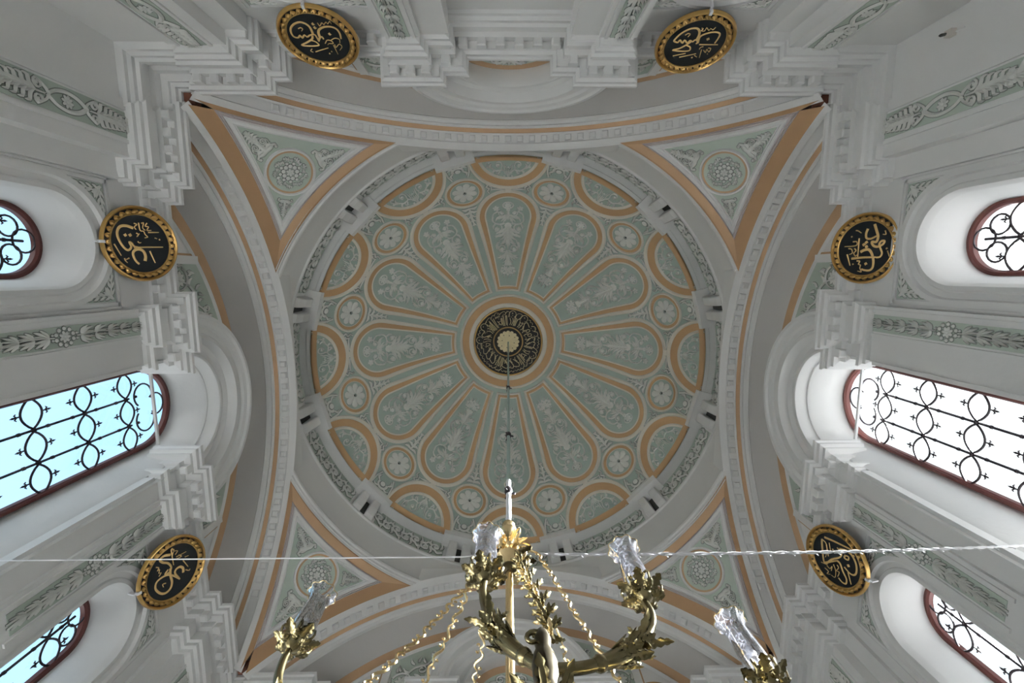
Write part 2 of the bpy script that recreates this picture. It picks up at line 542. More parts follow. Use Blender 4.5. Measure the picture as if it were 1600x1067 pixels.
def plate(mb, f, n, t0, t1, zb, zt, holes=(), top=None, low=None):
    """upright plate at depth n with arched or rectangular holes (tc, half width, arch centre z, sill z) / (tc, hw, z0, z1, 'r')"""
    ts = {t0, t1}
    for h in holes:
        for k in range(17):
            t = h[0] - h[1] * math.cos(PI * k / 16)
            if t0 < t < t1:
                ts.add(t)
    if top or low:
        for k in range(1, 40):
            ts.add(t0 + (t1 - t0) * k / 40)
    ts = sorted(ts)

    def solid(t):
        lo = low(t) if low else zb
        hi = top(t) if top else zt
        iv = [(lo, hi)]
        for h in holes:
            d = abs(t - h[0])
            if d < h[1]:
                if len(h) == 5:
                    a, b = h[2], h[3]
                else:
                    a, b = h[3], h[2] + math.sqrt(max(0, h[1] ** 2 - d * d))
                nw = []
                for (x, y) in iv:
                    if b <= x or a >= y:
                        nw.append((x, y))
                    else:
                        nw.append((x, max(x, a)))
                        nw.append((min(y, b), y))
                iv = nw
        return iv
    for ta, tb in zip(ts, ts[1:]):
        if tb - ta < 1e-6:
            continue
        e = (tb - ta) * 1e-4
        A, B = solid(ta + e), solid(tb - e)
        for (a0, a1), (b0, b1) in zip(A, B):
            if a1 - a0 < 1e-6 and b1 - b0 < 1e-6:
                continue
            mb.add([f(ta, n, a0), f(tb, n, b0), f(tb, n, b1), f(ta, n, a1)], [(0, 1, 2, 3)])


def arch_sweep(mb, f, tc, zc, prof, zs=None, seg=24):
    rows = []
    for r, n in prof:
        row = []
        if zs is not None:
            row.append(f(tc - r, n, zs))
        for k in range(seg + 1):
            a = PI - PI * k / seg
            row.append(f(tc + r * math.cos(a), n, zc + r * math.sin(a)))
        if zs is not None:
            row.append(f(tc + r, n, zs))
        rows.append(row)
    mb.grid(rows)


PROF = [(0, 0.0), (0, -.012), (.006, -.016), (.006, -.030), (.017, -.033), (.017, -.044), (.037, -.047), (.037, -.072), (.05, -.076), (.05, -.112),
        (.036, -.118), (.036, -.131), (.045, -.135), (.045, -.148), (.055, -.152), (.055, -.165)]
PROF_PLAIN = PROF[:9] + [(.05, -.17)]


def entablature(k, t0, t1, nc, shaft, plain=False, ndent=3, parent=None, ends=(1, 1), nback=1.24):
    f = wallmap(k)
    pr = list(PROF_PLAIN if plain else PROF)
    if not plain:
        pr.append((shaft - nc, -.170))
    mb = MB()
    rows = []
    for dn, z in pr:
        a = t0 + dn * ends[0]
        b = t1 - dn * ends[1]
        rows.append([f(a, nback, z), f(a, nc + dn, z), f(b, nc + dn, z), f(b, nback, z)])
    mb.grid(rows)
    mb.add(rows[0], [(0, 1, 2, 3)])
    o = mb.build('entablature', M_WHITE, parent)
    L = t1 - t0 - .06
    for i in range(ndent):
        t = (t0 + t1) / 2 + (L * ((i + .5) / ndent - .5))
        place_dentil(f, t, nc + .028, -.059, k, o)
    return o


_dm = {}
ROTZ = {'left': -PI / 2, 'right': PI / 2, 'back': 0.0, 'front': PI}


def dentil_mesh(w, d, h):
    key = (w, d, h)
    if key not in _dm:
        mb = MB()
        b = 0.004 * S
        x, y, z = w * S / 2, d * S / 2, h * S / 2
        A = [(-x, -y, -z), (x, -y, -z), (x, y, -z), (-x, y, -z)]
        i = 0.72
        mb.add([(-x, -y, z), (x, -y, z), (x, y, z), (-x, y, z), (-x, -y, -z + b), (x, -y, -z + b), (x, y, -z + b), (-x, y, -z + b),
                (-x * i, -y * i, -z), (x * i, -y * i, -z), (x * i, y * i, -z), (-x * i, y * i, -z)],
               [(0, 1, 2, 3), (0, 4, 5, 1), (1, 5, 6, 2), (2, 6, 7, 3), (3, 7, 4, 0), (4, 8, 9, 5), (5, 9, 10, 6), (6, 10, 11, 7), (7, 11, 8, 4), (8, 11, 10, 9)])
        me = mb.mesh('dentil', scale=False)
        me.materials.append(M_WHITE)
        _dm[key] = me
    return _dm[key]


def place_dentil(f, t, n, z, k, parent):
    o = bpy.data.objects.new('dentil', dentil_mesh(.028, .026, .026))
    COL.objects.link(o)
    o.parent = parent
    o.location = W(f(t, n, z))
    o.rotation_euler = (0, 0, ROTZ[k])


# ---- garlands of the pilaster panels: (x across, y along, 0 = top)
def garland(L, w):
    P = []
    mid = L * 0.53
    P.append(('s', .0035, .0035, [(0, .02), (.003, mid * .3), (-.003, mid * .6), (0, mid - .03)]))
    P.append(('s', .0035, .0035, [(0, mid + .03), (-.003, mid + (L - mid) * .4), (.003, mid + (L - mid) * .7), (0, L - .02)]))
    P.append(('f', .016, 7, (0, mid)))
    for j in range(10):
        a = 2 * PI * j / 10
        P.append(('b', .0052, (.021 * math.cos(a), mid + .024 * math.sin(a))))
    for s in (1, -1):
        n = 5
        for i in range(n):
            y = mid - s * (.045 + (mid - .055 if s > 0 else L - mid - .055) * i / (n - .3))
            g = 1 - .09 * i
            for sx in (1, -1):
                x1 = sx * w * .36 * g
                P.append(('l', .0085 * g, [(0, y), (x1 * .55, y - s * .012), (x1, y - s * .034)]))
                P.append(('l', .0075 * g, [(sx * .003, y), (x1 * .7, y - s * .004), (x1 * 1.18, y - s * .018)]))
                P.append(('l', .0065 * g, [(sx * .002, y), (x1 * .3, y - s * .02), (x1 * .42, y - s * .042)]))
                P.append(('b', .0032, (x1 * .35, y + s * .012)))
    return P


def palmette_panel(L, w):
    P = []
    mid = L * .47
    # the oval with its flower
    for sx in (1, -1):
        P.append(('s', .012, .007, [(0, mid - .055), (sx * .016, mid - .03), (sx * .022, mid), (sx * .016, mid + .03), (0, mid + .055)]))
        for s in (1, -1):
            c = (sx * .017, mid - s * .075)
            P.append(('s', .0065, .003, [(0, mid - s * .05), (sx * .012, mid - s * .056)] + spiral(c, .012, .003, -s * .4 * sx + (0 if sx > 0 else PI), s * sx * -1.3, 14)))
            for i in range(5):
                y = mid - s * (.085 + i * .016)
                P.append(('l', .0105 - i * .0008, [(0, y), (sx * (.012 - i * .001), y - s * .010), (sx * (.027 - i * .0022), y - s * .013), (sx * (.029 - i * .0024), y - s * .026)]))
                P.append(('l', .006, [(0, y - s * .006), (sx * .008, y - s * .018), (sx * .011, y - s * .030)]))
    P.append(('f', .017, 8, (0, mid)))
    for s, end in ((1, .02), (-1, L - .02)):
        y0 = mid - s * .165
        P.append(('s', .004, .007, [(0, mid - s * .06), (0, y0)]))
        for j in range(8):
            a = 2 * PI * j / 8
            P.append(('b', .0065, (.013 * math.cos(a), y0 + .012 * math.sin(a))))
        P.append(('b', .008, (0, y0)))
        for j in range(7):
            a = (j - 3) * .38
            P.append(('l', .0085, [(.008 * math.sin(a), y0 - s * .014), (.026 * math.sin(a), y0 - s * (.014 + .022 * math.cos(a)) - 0), (.033 * math.sin(a), y0 - s * (.012 + .036 * math.cos(a)))]))
    return P


def spandrel_leaf(sx):
    """acanthus spray filling the corner beside an arch; (0,0) = outer top corner, x inwards, y down"""
    P = [('s', .006, .003, [(.012, .014), (.02, .035), (.016, .06), (.012, .085)]), ('s', .006, .003, [(.012, .014), (.035, .014), (.06, .010), (.09, .007)]),
         ('l', .016, [(.008, .010), (.022, .024), (.042, .034)])]
    for i in range(4):
        u = .02 + i * .019
        P.append(('l', .010, [(u, .012), (u + .010, .022 - i * .002), (u + .022, .028 - i * .006)]))
        P.append(('l', .008, [(u, .012), (u + .010, .006), (u + .018, .004)]))
        P.append(('l', .010, [(.015, u), (.024 - i * .002, u + .010), (.028 - i * .005, u + .022)]))
        P.append(('l', .008, [(.015, u), (.008, u + .008), (.005, u + .018)]))
    return [(p[0], p[1], [(sx * x, y) for x, y in p[2]]) if p[0] == 'l' else ('s', p[1], p[2], [(sx * x, y) for x, y in p[3]]) for p in P]


def tympanum_scroll():
    P = []
    P.append(('s', .008, .005, [(.485, .02), (.475, .06), (.44, .10), (.43, .14), (.40, .175), (.355, .19), (.33, .225), (.29, .25), (.24, .262), (.19, .295), (.14, .318)]))
    P.append(('f', .030, 8, (.445, .105)))
    P.append(('s', .006, .003, spiral((.445, .105), .043, .034, .4, .92, 16)))
    P.append(('s', .007, .003, [(.475, .06)] + spiral((.472, .045), .024, .004, 1.2, -1.5, 14)))
    P.append(('s', .007, .003, [(.40, .175)] + spiral((.372, .165), .022, .004, .6, 1.4, 14)))
    P.append(('s', .006, .003, [(.33, .225)] + spiral((.335, .247), .016, .003, -1.2, -1.3, 12)))
    P.append(('s', .006, .003, [(.29, .25)] + spiral((.268, .272), .014, .003, 2.6, -1.4, 12)))
    P.append(('s', .005, .003, [(.24, .262)] + spiral((.222, .292), .011, .003, -1.6, 1.4, 12)))
    for (x, y, dx, dy) in ((.455, .155, .012, .03), (.42, .15, .03, .02), (.47, .15, -.004, .035), (.405, .19, .02, .03), (.39, .20, -.008, .03), (.36, .20, .012, .028), (.43, .06, -.03, -.02), (.42, .05, -.02, -.03),
                           (.40, .14, -.03, -.015), (.315, .24, -.02, -.014), (.30, .255, .004, .024), (.255, .262, -.022, -.006), (.21, .28, -.02, -.008), (.185, .30, -.004, .016), (.35, .185, -.022, -.010), (.49, .10, .004, .03), (.485, .05, .006, -.03)):
        P.append(('l', .011, [(x, y), (x + dx * .5 + dy * .12, y + dy * .5 - dx * .12), (x + dx, y + dy)]))
    return P


# ------------------------------------------------------------------ walls
WIN = {}


def ring_box(mb, f, t0, t1, n0, n1, z0, z1):
    mb.box(t0, t1, n0, n1, z0, z1, f)


def build_wall(k):
    f = wallmap(k)
    lit = k in ('left', 'right')
    shell = MB()
    tcs = (-.548, .527) if lit else (-.54, .54)
    rws = (.164, .150) if lit else (.158, .158)
    low = [(0, .12, -1.72, -1.0, 'r')] + [(tc, .1, -1.72, -1.0, 'r') for tc in tcs]  # lower openings added to let in light, below the view
    NF = 1.15 if lit else 1.18     # face of the flank bays
    win = [(-.004, .137, 0.0, -.85)] + [(tc, .095 * r / .164, -.375, -.85) for tc, r in zip(tcs, rws)]
    # outer masonry with the window holes; left wall adds unseen lower ones for light
    plate(shell, f, 1.292, -1.32, 1.32, FLOOR, 1.78, (win + (low if k == "left" else [])) if lit else ())
    # inner faces: flank bays, centre, corner
    for tc, r in zip(tcs, rws):
        s = 1 if tc > 0 else -1
        a, b = sorted((s * .33, s * .78))
        plate(shell, f, NF, a, b, FLOOR, -.05, [(tc, r * .172 / .164, -.372, -.85), (tc, .1, -1.72, -1.0, 'r')])
        # cornice-level back wall above
    if lit:
        plate(shell, f, 1.165, -.26, .26, FLOOR, .0, [(0, .183, 0.0, -.85), (0, .12, -1.72, -1.0, 'r')])
    else:
        plate(shell, f, 1.19, -.26, .26, FLOOR, .0, [(0, .166, -.43, -.85)])
    # tympanum field
    plate(shell, f, 1.178, -.92, .92, 0, 0, [(0, .186, 0.0, -.5)] if lit else (), top=lambda t: ZC + math.sqrt(max(.26, .966 ** 2 - t * t)), low=lambda t: -.02)
    wall = shell.build('wall_' + k, M_WHITE, None)
    tag(wall, kind='structure')

    # central archivolt, springing from the cornice
    av = MB()
    prof = [(.345, 1.18), (.345, 1.10), (.336, 1.088), (.330, 1.0736), (.318, 1.0736), (.312, 1.082), (.296, 1.086), (.288, 1.094), (.268, 1.094), (.262, 1.088),
            (.25, 1.088), (.245, 1.098), (.24, 1.120), (.222, 1.128), (.205, 1.124), (.196, 1.118), (.189, 1.120), (.186, 1.128), (.183, 1.150), (.180, 1.160), (.174, 1.160), (.168, 1.170)]
    if lit:
        arch_sweep(av, f, 0, 0, prof[:17], None, 40)
        o = av.build('archivolt', M_WHITE, wall, True, angle=.5)
        av = MB()
        arch_sweep(av, f, 0, 0, prof[16:] + [(.1405, 1.292)], -.85, 40)
        av.box(-.19, .19, 1.15, 1.292, -.87, -.85, f)
        o = av.build('window_reveal', M_WHITE, wall, True, angle=.5)
    else:
        arch_sweep(av, f, 0, 0, prof[:19] + [(.185, 1.178)], None, 40)
        o = av.build('archivolt', M_WHITE, wall, True, angle=.5)
        # blind lunette inside it
        ob = MB()
        arch_sweep(ob, f, 0, 0, [(.19, 1.1765), (.15, 1.1765)], None, 30)
        ob.build('lunette_orange_band', M_ORANGE, wall)
        gf = MB()
        plate(gf, f, 1.1765, -.15, .15, 0, 0, (), top=lambda t: math.sqrt(max(0, .15 ** 2 - t * t)), low=lambda t: 0.0)
        g = gf.build('lunette_field', M_GREEN, wall)
        pr = [('b', .022, (0, .10))]
        for sx in (1, -1):
            pr += [('s', .010, .004, [(0, .10), (sx * .03, .125)] + spiral((sx * .045, .11), .018, .004, 1.5, -sx * 1.3, 12)),
                   ('l', .014, [(sx * .06, .10), (sx * .08, .095), (sx * .10, .07)]), ('l', .012, [(sx * .02, .09), (sx * .045, .07), (sx * .07, .05)])]
        for j in range(5):
            pr.append(('l', .012, [(0, .105), ((j - 2) * .014, .125), ((j - 2) * .022, .143 - abs(j - 2) * .004)]))
        relief(pr, lambda x, y, h: f(x, 1.1765 - h, y), g, .006, .006, M_RELIEF, .003)

    # tympanum: orange band, white fillet, green field, relief
    al = math.acos(-ZC / .961) - .004

    def arc_band(r0, r1, n0, nm, n1, al=al):
        mb = MB()
        rows = []
        for r, n in ((r0, n0), ((r0 + r1) / 2, nm), (r1, n1)):
            rows.append([f(r * math.sin(a), n, ZC + r * math.cos(a)) for a in [al * (-1 + 2 * i / 60) for i in range(61)]])
        mb.grid(rows)
        return mb
    arc_band(.919, .966, 1.1755, 1.1755, 1.1755).build('tympanum_orange_band', M_ORANGE, wall)
    arc_band(.899, .919, 1.176, 1.168, 1.176, al - .03).build('tympanum_fillet', M_WHITE, wall, True)
    for s in (1, -1):
        gf = MB()
        a, b = sorted((s * .345, s * .50))
        hi = lambda t: ZC + math.sqrt(.899 ** 2 - t * t)
        plate(gf, f, 1.1755, a, b, 0, 0, (), top=hi, low=lambda t: 0.0)
        a, b = sorted((s * .02, s * .345))
        plate(gf, f, 1.1755, a, b, 0, 0, (), top=hi, low=lambda t: math.sqrt(max(0, .345 ** 2 - t * t)))
        g = gf.build('tympanum_field', M_GREEN, wall)
        relief(tympanum_scroll(), lambda x, y, h: f(s * x, 1.1755 - h, y), g, .008, .007, M_RELIEF, .0028)
        wb = MB()
        zt = ZC + math.sqrt(.911 ** 2 - .515 ** 2)
        wb.box(s * .50, s * .53, 1.168, 1.178, 0, zt, f)
        wb.build('upright_fillet', M_WHITE, wall)
        wb = MB()
        wb.box(s * .53, s * .538, 1.1735, 1.178, 0, ZC + math.sqrt(.921 ** 2 - .535 ** 2), f)
        wb.build('orange_line', M_ORANGE, wall)

    # pilasters with their entablature blocks
    for s in (-1, 1):
        def blk(a, b, nc, shaft, plain=False, nd=3, ends=(1, 1)):
            t0, t1 = sorted((s * a, s * b))
            if s < 0:
                ends = ends[::-1]
            return entablature(k, t0, t1, nc, shaft, plain, nd, wall, ends)
        # main pilaster
        blk(.20, .405, 1.048, 1.12, nd=3)
        mb = MB()
        mb.box(s * .252, s * .358, 1.12, 1.2, FLOOR, -.165, f)
        p = mb.build('pilaster', M_WHITE, wall)
        green_panel(f, p, s * .307, .052, -.164, -.640, 1.12, garland)
        # its set-back strip
        blk(.128, .26, 1.078, 1.13, nd=1, ends=(1, 0))
        mb = MB()
        mb.box(s * .174, s * .26, 1.13, 1.2, FLOOR, -.165, f)
        mb.build('pilaster_strip', M_WHITE, wall)
        # flank entablature
        blk(.36, .74, NF - .045, NF, plain=True, nd=6, ends=(0, 0))
        # corner pilaster
        blk(.685, .80, 1.062, 1.14, nd=1, ends=(1, 0))
        blk(.735, 1.0, 1.022, 1.096, nd=4, ends=(1, 1))
        mb = MB()
        mb.box(s * .735, s * .80, 1.135, 1.2, FLOOR, -.165, f)
        mb.build('pilaster_strip', M_WHITE, wall)
        mb = MB()
        mb.box(s * .795, s * .955, 1.096, 1.2, FLOOR, -.165, f)
        p = mb.build('corner_pilaster', M_WHITE, wall)
        green_panel(f, p, s * .881, .069, -.150, -.580, 1.096, palmette_panel)
        # re-entrant corner
        blk(.925, 1.16, 1.030, 1.103, nd=0, ends=(0, 0))
        mb = MB()
        mb.box(s * .95, s * 1.16, 1.1035, 1.2, FLOOR, -.165, f)
        mb.build('corner_return', M_WHITE, wall)
    if not lit:
        entablature(k, -.2, .2, 1.127, 1.19, False, 6, wall, (0, 0))

    # arched side bays: ring mouldings, reveal, spandrels and frame
    bays = list(zip(tcs, rws, (True, True), (NF, NF)))
    if not lit:
        bays.append((0, .158, False, 1.19))
    for tc, r, side, n in bays:
        q = r / .164
        zc = -.375 if side else -.43
        dn = n - 1.15
        pr = [(.176 * q, n + .002), (.1745 * q, n - .0065), (.160 * q, n - .0065), (.156 * q, n + .004), (.141 * q, n + .008), (.136 * q, n + .003), (.124 * q, n + .003), (.119 * q, n + .014), (.116 * q, n + .024)]
        mb = MB()
        arch_sweep(mb, f, tc, zc, pr, -.85, 28)
        mb.build('window_archivolt', M_WHITE, wall, True, angle=.5)
        mb = MB()
        if lit:
            arch_sweep(mb, f, tc, zc, [pr[-1], (.0955 * q, 1.292)], -.85, 28)
            mb.box(tc - .12 * q, tc + .12 * q, n + .01, 1.292, -.87, -.85, f)
            mb.build('window_reveal', M_WHITE, wall, True, angle=.5)
        else:
            arch_sweep(mb, f, tc, zc, [pr[-1], (.110 * q, n + .09)], -.85, 28)
            plate(mb, f, n + .09, tc - .12, tc + .12, -.9, zc + .13)
            mb.build('blind_niche', M_WHITE, wall, True, angle=.5)
        zt = zc + .165 if side else zc + .165
        for sx in (1, -1):
            gp = MB()
            x0, x1 = sorted((tc - sx * r, tc - sx * .02))
            plate(gp, f, n - .0025, x0, x1, 0, 0, (), top=lambda t: zt, low=lambda t: min(zt, max(zt - .105, zc + math.sqrt(max(0, (.176 * q) ** 2 - (t - tc) ** 2)))))
            g = gp.build('spandrel_field', M_GREEN, wall)
            relief(spandrel_leaf(sx), lambda x, y, h: f(tc - sx * r + x * q, n - .0025 - h, zt - y), g, .0038, .006, M_RELIEF, .0022)
        fr = MB()
        for sx in (1, -1):
            for (a, b, h) in ((.003, .012, .006), (.016, .022, .004)):
                x0, x1 = sorted((tc + sx * (r + a), tc + sx * (r + b)))
                fr.box(x0, x1, n - h, n + .01, -.85, zt + a + .006, f)
        for (a, b, h) in ((.003, .012, .006), (.016, .022, .004)):
            fr.box(tc - r - b, tc + r + b, n - h, n + .01, zt + a, zt + b, f)
        fr.build('bay_frame', M_WHITE, wall)

    # grilled windows
    if lit:
        build_window(k, f, -.004, .137, -.004, True)
        for tc, r in zip(tcs, rws):
            build_window(k, f, tc, .095 * r / .164, -.375, False)
        (nx, ny), (tx, ty) = WALLS[k]
        for (tc, hw, zt) in [(0, .137, .137)] + [(tc, .095, -.28) for tc in tcs]:
            portal(W(f(tc, 1.30, (zt - .85) / 2)), (-nx, -ny, 0), 2 * hw * S, (zt + .85) * S)
            if k == "left":  # portals for the added lower openings
                portal(W(f(tc, 1.30, -1.36)), (-nx, -ny, 0), (.24 if tc == 0 else .2) * S, .72 * S)
    return wall


def green_panel(f, parent, tc, w, zt, zb, n, orn):
    mb = MB()
    mb.box(tc - w / 2, tc + w / 2, n - .002, n + .01, zb, zt, f)
    g = mb.build('green_panel', M_GREEN, parent)
    L = zt - zb
    relief(orn(L, w), lambda x, y, h: f(tc + x, n - .002 - h, zt - y), parent, .007, .007, M_RELIEF, .0022)
    fr = MB()
    e = .006
    for a, b, c, d in ((tc - w / 2 - .016, tc - w / 2 - e, zb - .016, zt + .012), (tc + w / 2 + e, tc + w / 2 + .016, zb - .016, zt + .012)):
        fr.box(a, b, n - .005, n + .01, c, d, f)
    fr.build('panel_frame', M_WHITE, parent)


def build_window(k, f, tc, hw, zc, central):
    WIN['n'] = WIN.get('n', 0) + 1
    n0 = 1.276
    root = MB()
    fw = .011
    # frame
    arch_sweep(root, f, tc, zc, [(hw + .003, n0 + .014), (hw + .003, n0 - .004), (hw - fw * .6, n0 - .006), (hw - fw, n0), (hw - fw, n0 + .014)], -.845, 30)
    root.box(tc - hw, tc + hw, n0 - .006, n0 + .014, -.85, -.835, f)
    win = root.build('window_%d' % WIN['n'], M_IRON, None, True, angle=.5)
    tag(win, kind='structure')
    # glass
    g = MB()
    plate(g, f, n0 + .010, tc - hw, tc + hw, 0, 0, (), top=lambda t: zc + math.sqrt(max(0, hw * hw - (t - tc) ** 2)), low=lambda t: -.84)
    g.build('glass_pane', M_PANE, win)
    n = n0 + .003
    cols = 3 if central else 2
    cw = 2 * hw / cols
    # vertical bars
    for i in range(1, cols):
        t = tc - hw + cw * i
        top = zc - .04 if central else zc + hw * .55
        b = MB()
        tube(b, [f(t, n, -.84), f(t, n, top)], .0036, 6)
        b.build('upright_bar', M_IRON2, win)
    # rows of pointed ovals
    rows = []
    z = zc - .052 if central else zc - .035
    while z > -.80:
        rows.append(z)
        z -= .155
    for z in rows:
        for i in range(cols):
            c = tc - hw + cw * (i + .5)
            if abs(c - tc) + cw * .45 > hw:
                pass
            mb = MB()
            for sg in (1, -1):
                pts = [f(c - cw * .46 + cw * .92 * j / 10, n, z + sg * .029 * math.sin(PI * j / 10) ** .8) for j in range(11)]
                tube(mb, pts, .0030, 5)
            # fleur-de-lis tips above and below
            for sg in (1, -1):
                zz = z + sg * .030
                tube(mb, [f(c, n, zz), f(c, n, zz + sg * .020)], [.0018, .0030], 5)
                tube(mb, [f(c, n, zz + sg * .018), f(c, n, zz + sg * .026)], [.0032, .0006], 5)
                for sx in (1, -1):
                    tube(mb, [f(c, n, zz + sg * .008), f(c + sx * .006, n, zz + sg * .014), f(c + sx * .009, n, zz + sg * .010)], [.0014, .0022, .0016], 5)
            mb.build('oval_ring', M_IRON2, win)
        for i in range(1, cols):
            t = tc - hw + cw * i
            mb = MB()
            lathe_pts = [f(t, n, z + d) for d in (-.007, -.003, .003, .007)]
            tube(mb, lathe_pts, [.003, .0062, .0062, .003], 6)
            for d in (-.04, .04):
                tube(mb, [f(t, n, z + d - .003), f(t, n, z + d + .003)], [.0052, .0052], 6)
            mb.build('bar_knot', M_IRON2, win)
    # trefoil in the head
    mb = MB()
    if central:
        for (dt, dz, r) in ((-.043, .022, .040), (.043, .022, .040), (0, .074, .038)):
            a0 = {-.043: PI * .35, .043: -PI * .75, 0: -PI * .2}[dt]
            pts = [f(tc + dt + r * math.cos(a0 + 1.42 * PI * j / 16), n, zc + dz + r * math.sin(a0 + 1.42 * PI * j / 16)) for j in range(17)]
            tube(mb, pts, .0030, 5)
    else:
        for (dt, dz, r) in ((0, .055, .030), (-.036, .018, .026), (.036, .018, .026)):
            pts = [f(tc + dt + r * math.cos(2 * PI * j / 16), n, zc + dz + r * math.sin(2 * PI * j / 16)) for j in range(17)]
            tube(mb, pts, .0028, 5)
    mb.build('trefoil_tracery', M_IRON2, win)
    if central:
        mb = MB()
        mb.box(tc - hw - .006, tc + hw + .006, 1.238, 1.246, .010, .018, f)
        mb.build('cross_bar', M_WHITE, win)
    return win


walls = {k: build_wall(k) for k in ('left', 'right', 'back', 'front')}

# floor, ground outside, added unseen cover over the vault against sky leaks
mb = MB()
mb.box(-1.3, 1.3, -1.3, 1.3, FLOOR - .02, FLOOR)
tag(mb.build('floor', M_FLOOR), kind='structure')
mb = MB()
mb.box(-60, 60, -60, 60, FLOOR - .06, FLOOR - .03)
tag(mb.build('ground', M_GROUND), kind='structure')
mb = MB()
mb.box(-1.33, 1.33, -1.33, 1.33, 1.76, 1.79)
tag(mb.build('sky_cover', M_GREY), kind='structure')  # flat lid added to block sky light, not a seen part

# ------------------------------------------------------------------ the four great arches
APROF = [(1.0, RA, 'w'), (1.026, 1.1038, 'w'), (1.030, 1.1088, 'w'), (1.062, 1.0988, 'w'), (1.066, 1.0908, 'w'), (1.068, 1.0928, 'o'), (1.083, 1.0858, 'o'),
         (1.085, 1.0808, 'w'), (1.092, 1.0768, 'w'), (1.096, 1.0808, 'w'), (1.106, 1.0708, 'w'), (1.110, 1.0588, 'w'), (1.112, 1.0608, 'g'), (1.180, 0.9608, 'g')]
AMAX = math.acos((-.030 - ZC) / RA)
for idx, k in enumerate(('left', 'right', 'back', 'front')):
    f = wallmap(k)

    def strip(code, nseg=72):
        mb = MB()
        pts = [p for p in APROF if p[2] == code]
        return mb, pts

    def sweep(mb, pts, nseg=72):
        rows = []
        for n, r, _ in pts:
            am = math.acos((-.030 - ZC) / r) - .002
            rows.append([f(r * math.sin(a), n, ZC + r * math.cos(a)) for a in [am * (-1 + 2 * i / nseg) for i in range(nseg + 1)]])
        mb.grid(rows)
    mb = MB()
    sweep(mb, APROF[0:5])
    # masonry face above the crown, behind the arch edge
    rows = []
    tt = [-.48 + .96 * i / 20 for i in range(21)]
    rows.append([f(t, 1.001, ZC + math.sqrt(RA ** 2 - t * t)) for t in tt])
    rows.append([f(t, 1.001, .592) for t in tt])
    rows.append([f(t, 1.13, .592) for t in tt])
    mb.grid(rows)
    arch = mb.build('trim_%d' % (idx + 1), M_WHITE, None, True, angle=.35)
    tag(arch, kind='structure')
    mb = MB()
    sweep(mb, APROF[4:7])
    mb.build('arch_orange_band', M_ORANGE, arch, True, angle=.35)
    mb = MB()
    sweep(mb, [APROF[6]] + APROF[7:12])
    mb.build('arch_moulding', M_WHITE, arch, True, angle=.3)
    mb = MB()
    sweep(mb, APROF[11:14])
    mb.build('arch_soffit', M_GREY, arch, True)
    nd = 37
    for i in range(nd):
        a = (i - (nd - 1) / 2) * .0474
        r = 1.1025
        o = bpy.data.objects.new('dentil', dentil_mesh(.027, .026, .014))
        COL.objects.link(o)
        o.parent = arch
        # local: x along the arc, y along n, -z towards the arch centre (down)
        X = Vector(f(math.cos(a), 0, -math.sin(a))) - Vector(f(0, 0, 0))
        Zv = Vector(f(math.sin(a), 0, math.cos(a))) - Vector(f(0, 0, 0))
        Yv = Zv.cross(X)
        o.matrix_world = Matrix.Translation(W(f(r * math.sin(a), 1.046, ZC + r * math.cos(a)))) @ Matrix((X, Yv, Zv)).transposed().to_4x4()

# ------------------------------------------------------------------ dome
RD, ZD = 1.1045, 0.4995
VMAX = 1.372
LOCD = (DCX * S, DCY * S, 0)


def dome_pt(u, v, h, phi0=-PI / 2):
    th = max(1e-4, v / RD)
    ph = phi0 - u / (RD * math.sin(th))
    r = RD - h
    return (r * math.sin(th) * math.cos(ph), r * math.sin(th) * math.sin(ph), ZD + r * math.cos(th))


mb = MB()
rows = []
for i in range(41):
    th = VMAX / RD * i / 40
    rows.append([(RD * math.sin(th) * math.cos(2 * PI * j / 120), RD * math.sin(th) * math.sin(2 * PI * j / 120), ZD + RD * math.cos(th)) for j in range(120)])
mb.grid(rows, close_u=True)
dome = mb.build('ceiling', M_DGREEN, None, True, angle=3)
dome.location = LOCD
tag(dome, kind='structure')


def dome_ring(name, prof, m, n=120):
    mb = MB()
    rows = [[dome_pt(0, v, h, 2 * PI * j / n) for j in range(n)] for v, h in prof]
    mb.grid(rows, close_u=True)
    return mb.build(name, m, dome, True, angle=.6)


dome_ring('centre_white_ring', [(.236, .001), (.240, .008), (.252, .010), (.262, .008), (.268, .002)], M_CREAM)
dome_ring('centre_orange_ring', [(.267, .0025), (.290, .003), (.313, .0025)], M_OCHRE)
dome_ring('centre_outer_ring', [(.312, .002), (.318, .008), (.325, .008), (.330, .001)], M_CREAM)
dome_ring('base_orange_line', [(1.345, .002), (1.372, .002)], M_OCHRE)


def petal_outline(wb, vb, vc, r, nside=14, narc=30):
    # tangent from the bottom corner (wb, vb) to the circle at (0, vc)
    dx, dy = wb, vb - vc
    d = math.hypot(dx, dy)
    base = math.atan2(dy, dx)
    a = base + math.acos(r / d)
    tx, ty = r * math.cos(a), vc + r * math.sin(a)
    R = [(wb + (tx - wb) * i / nside, vb + (ty - vb) * i / nside) for i in range(nside)]
    arc = [(r * math.cos(a + (PI - 2 * a) * i / narc), vc + r * math.sin(a + (PI - 2 * a) * i / narc)) for i in range(narc + 1)]
    Lh = [(-x, y) for x, y in R[::-1]]
    bot = [(-wb + 2 * wb * i / 6, vb) for i in range(1, 6)]
    return R + arc + Lh + bot


def oval_outline(a, b, v0, n=40):
    return [(a * math.cos(PI * i / n), v0 - b * math.sin(PI * i / n)) for i in range(n + 1)]


def circle_outline(r, c, n=32):
    return [(c[0] + r * math.cos(2 * PI * i / n), c[1] + r * math.sin(2 * PI * i / n)) for i in range(n)]


def band(outs, close=True):
    """outs: [(outline, h)] -> strip through all of them"""
    mb = MB()
    rows = [[dome_pt(u, v, h) for u, v in o] for o, h in outs]
    mb.grid(rows, close_u=close)
    return mb


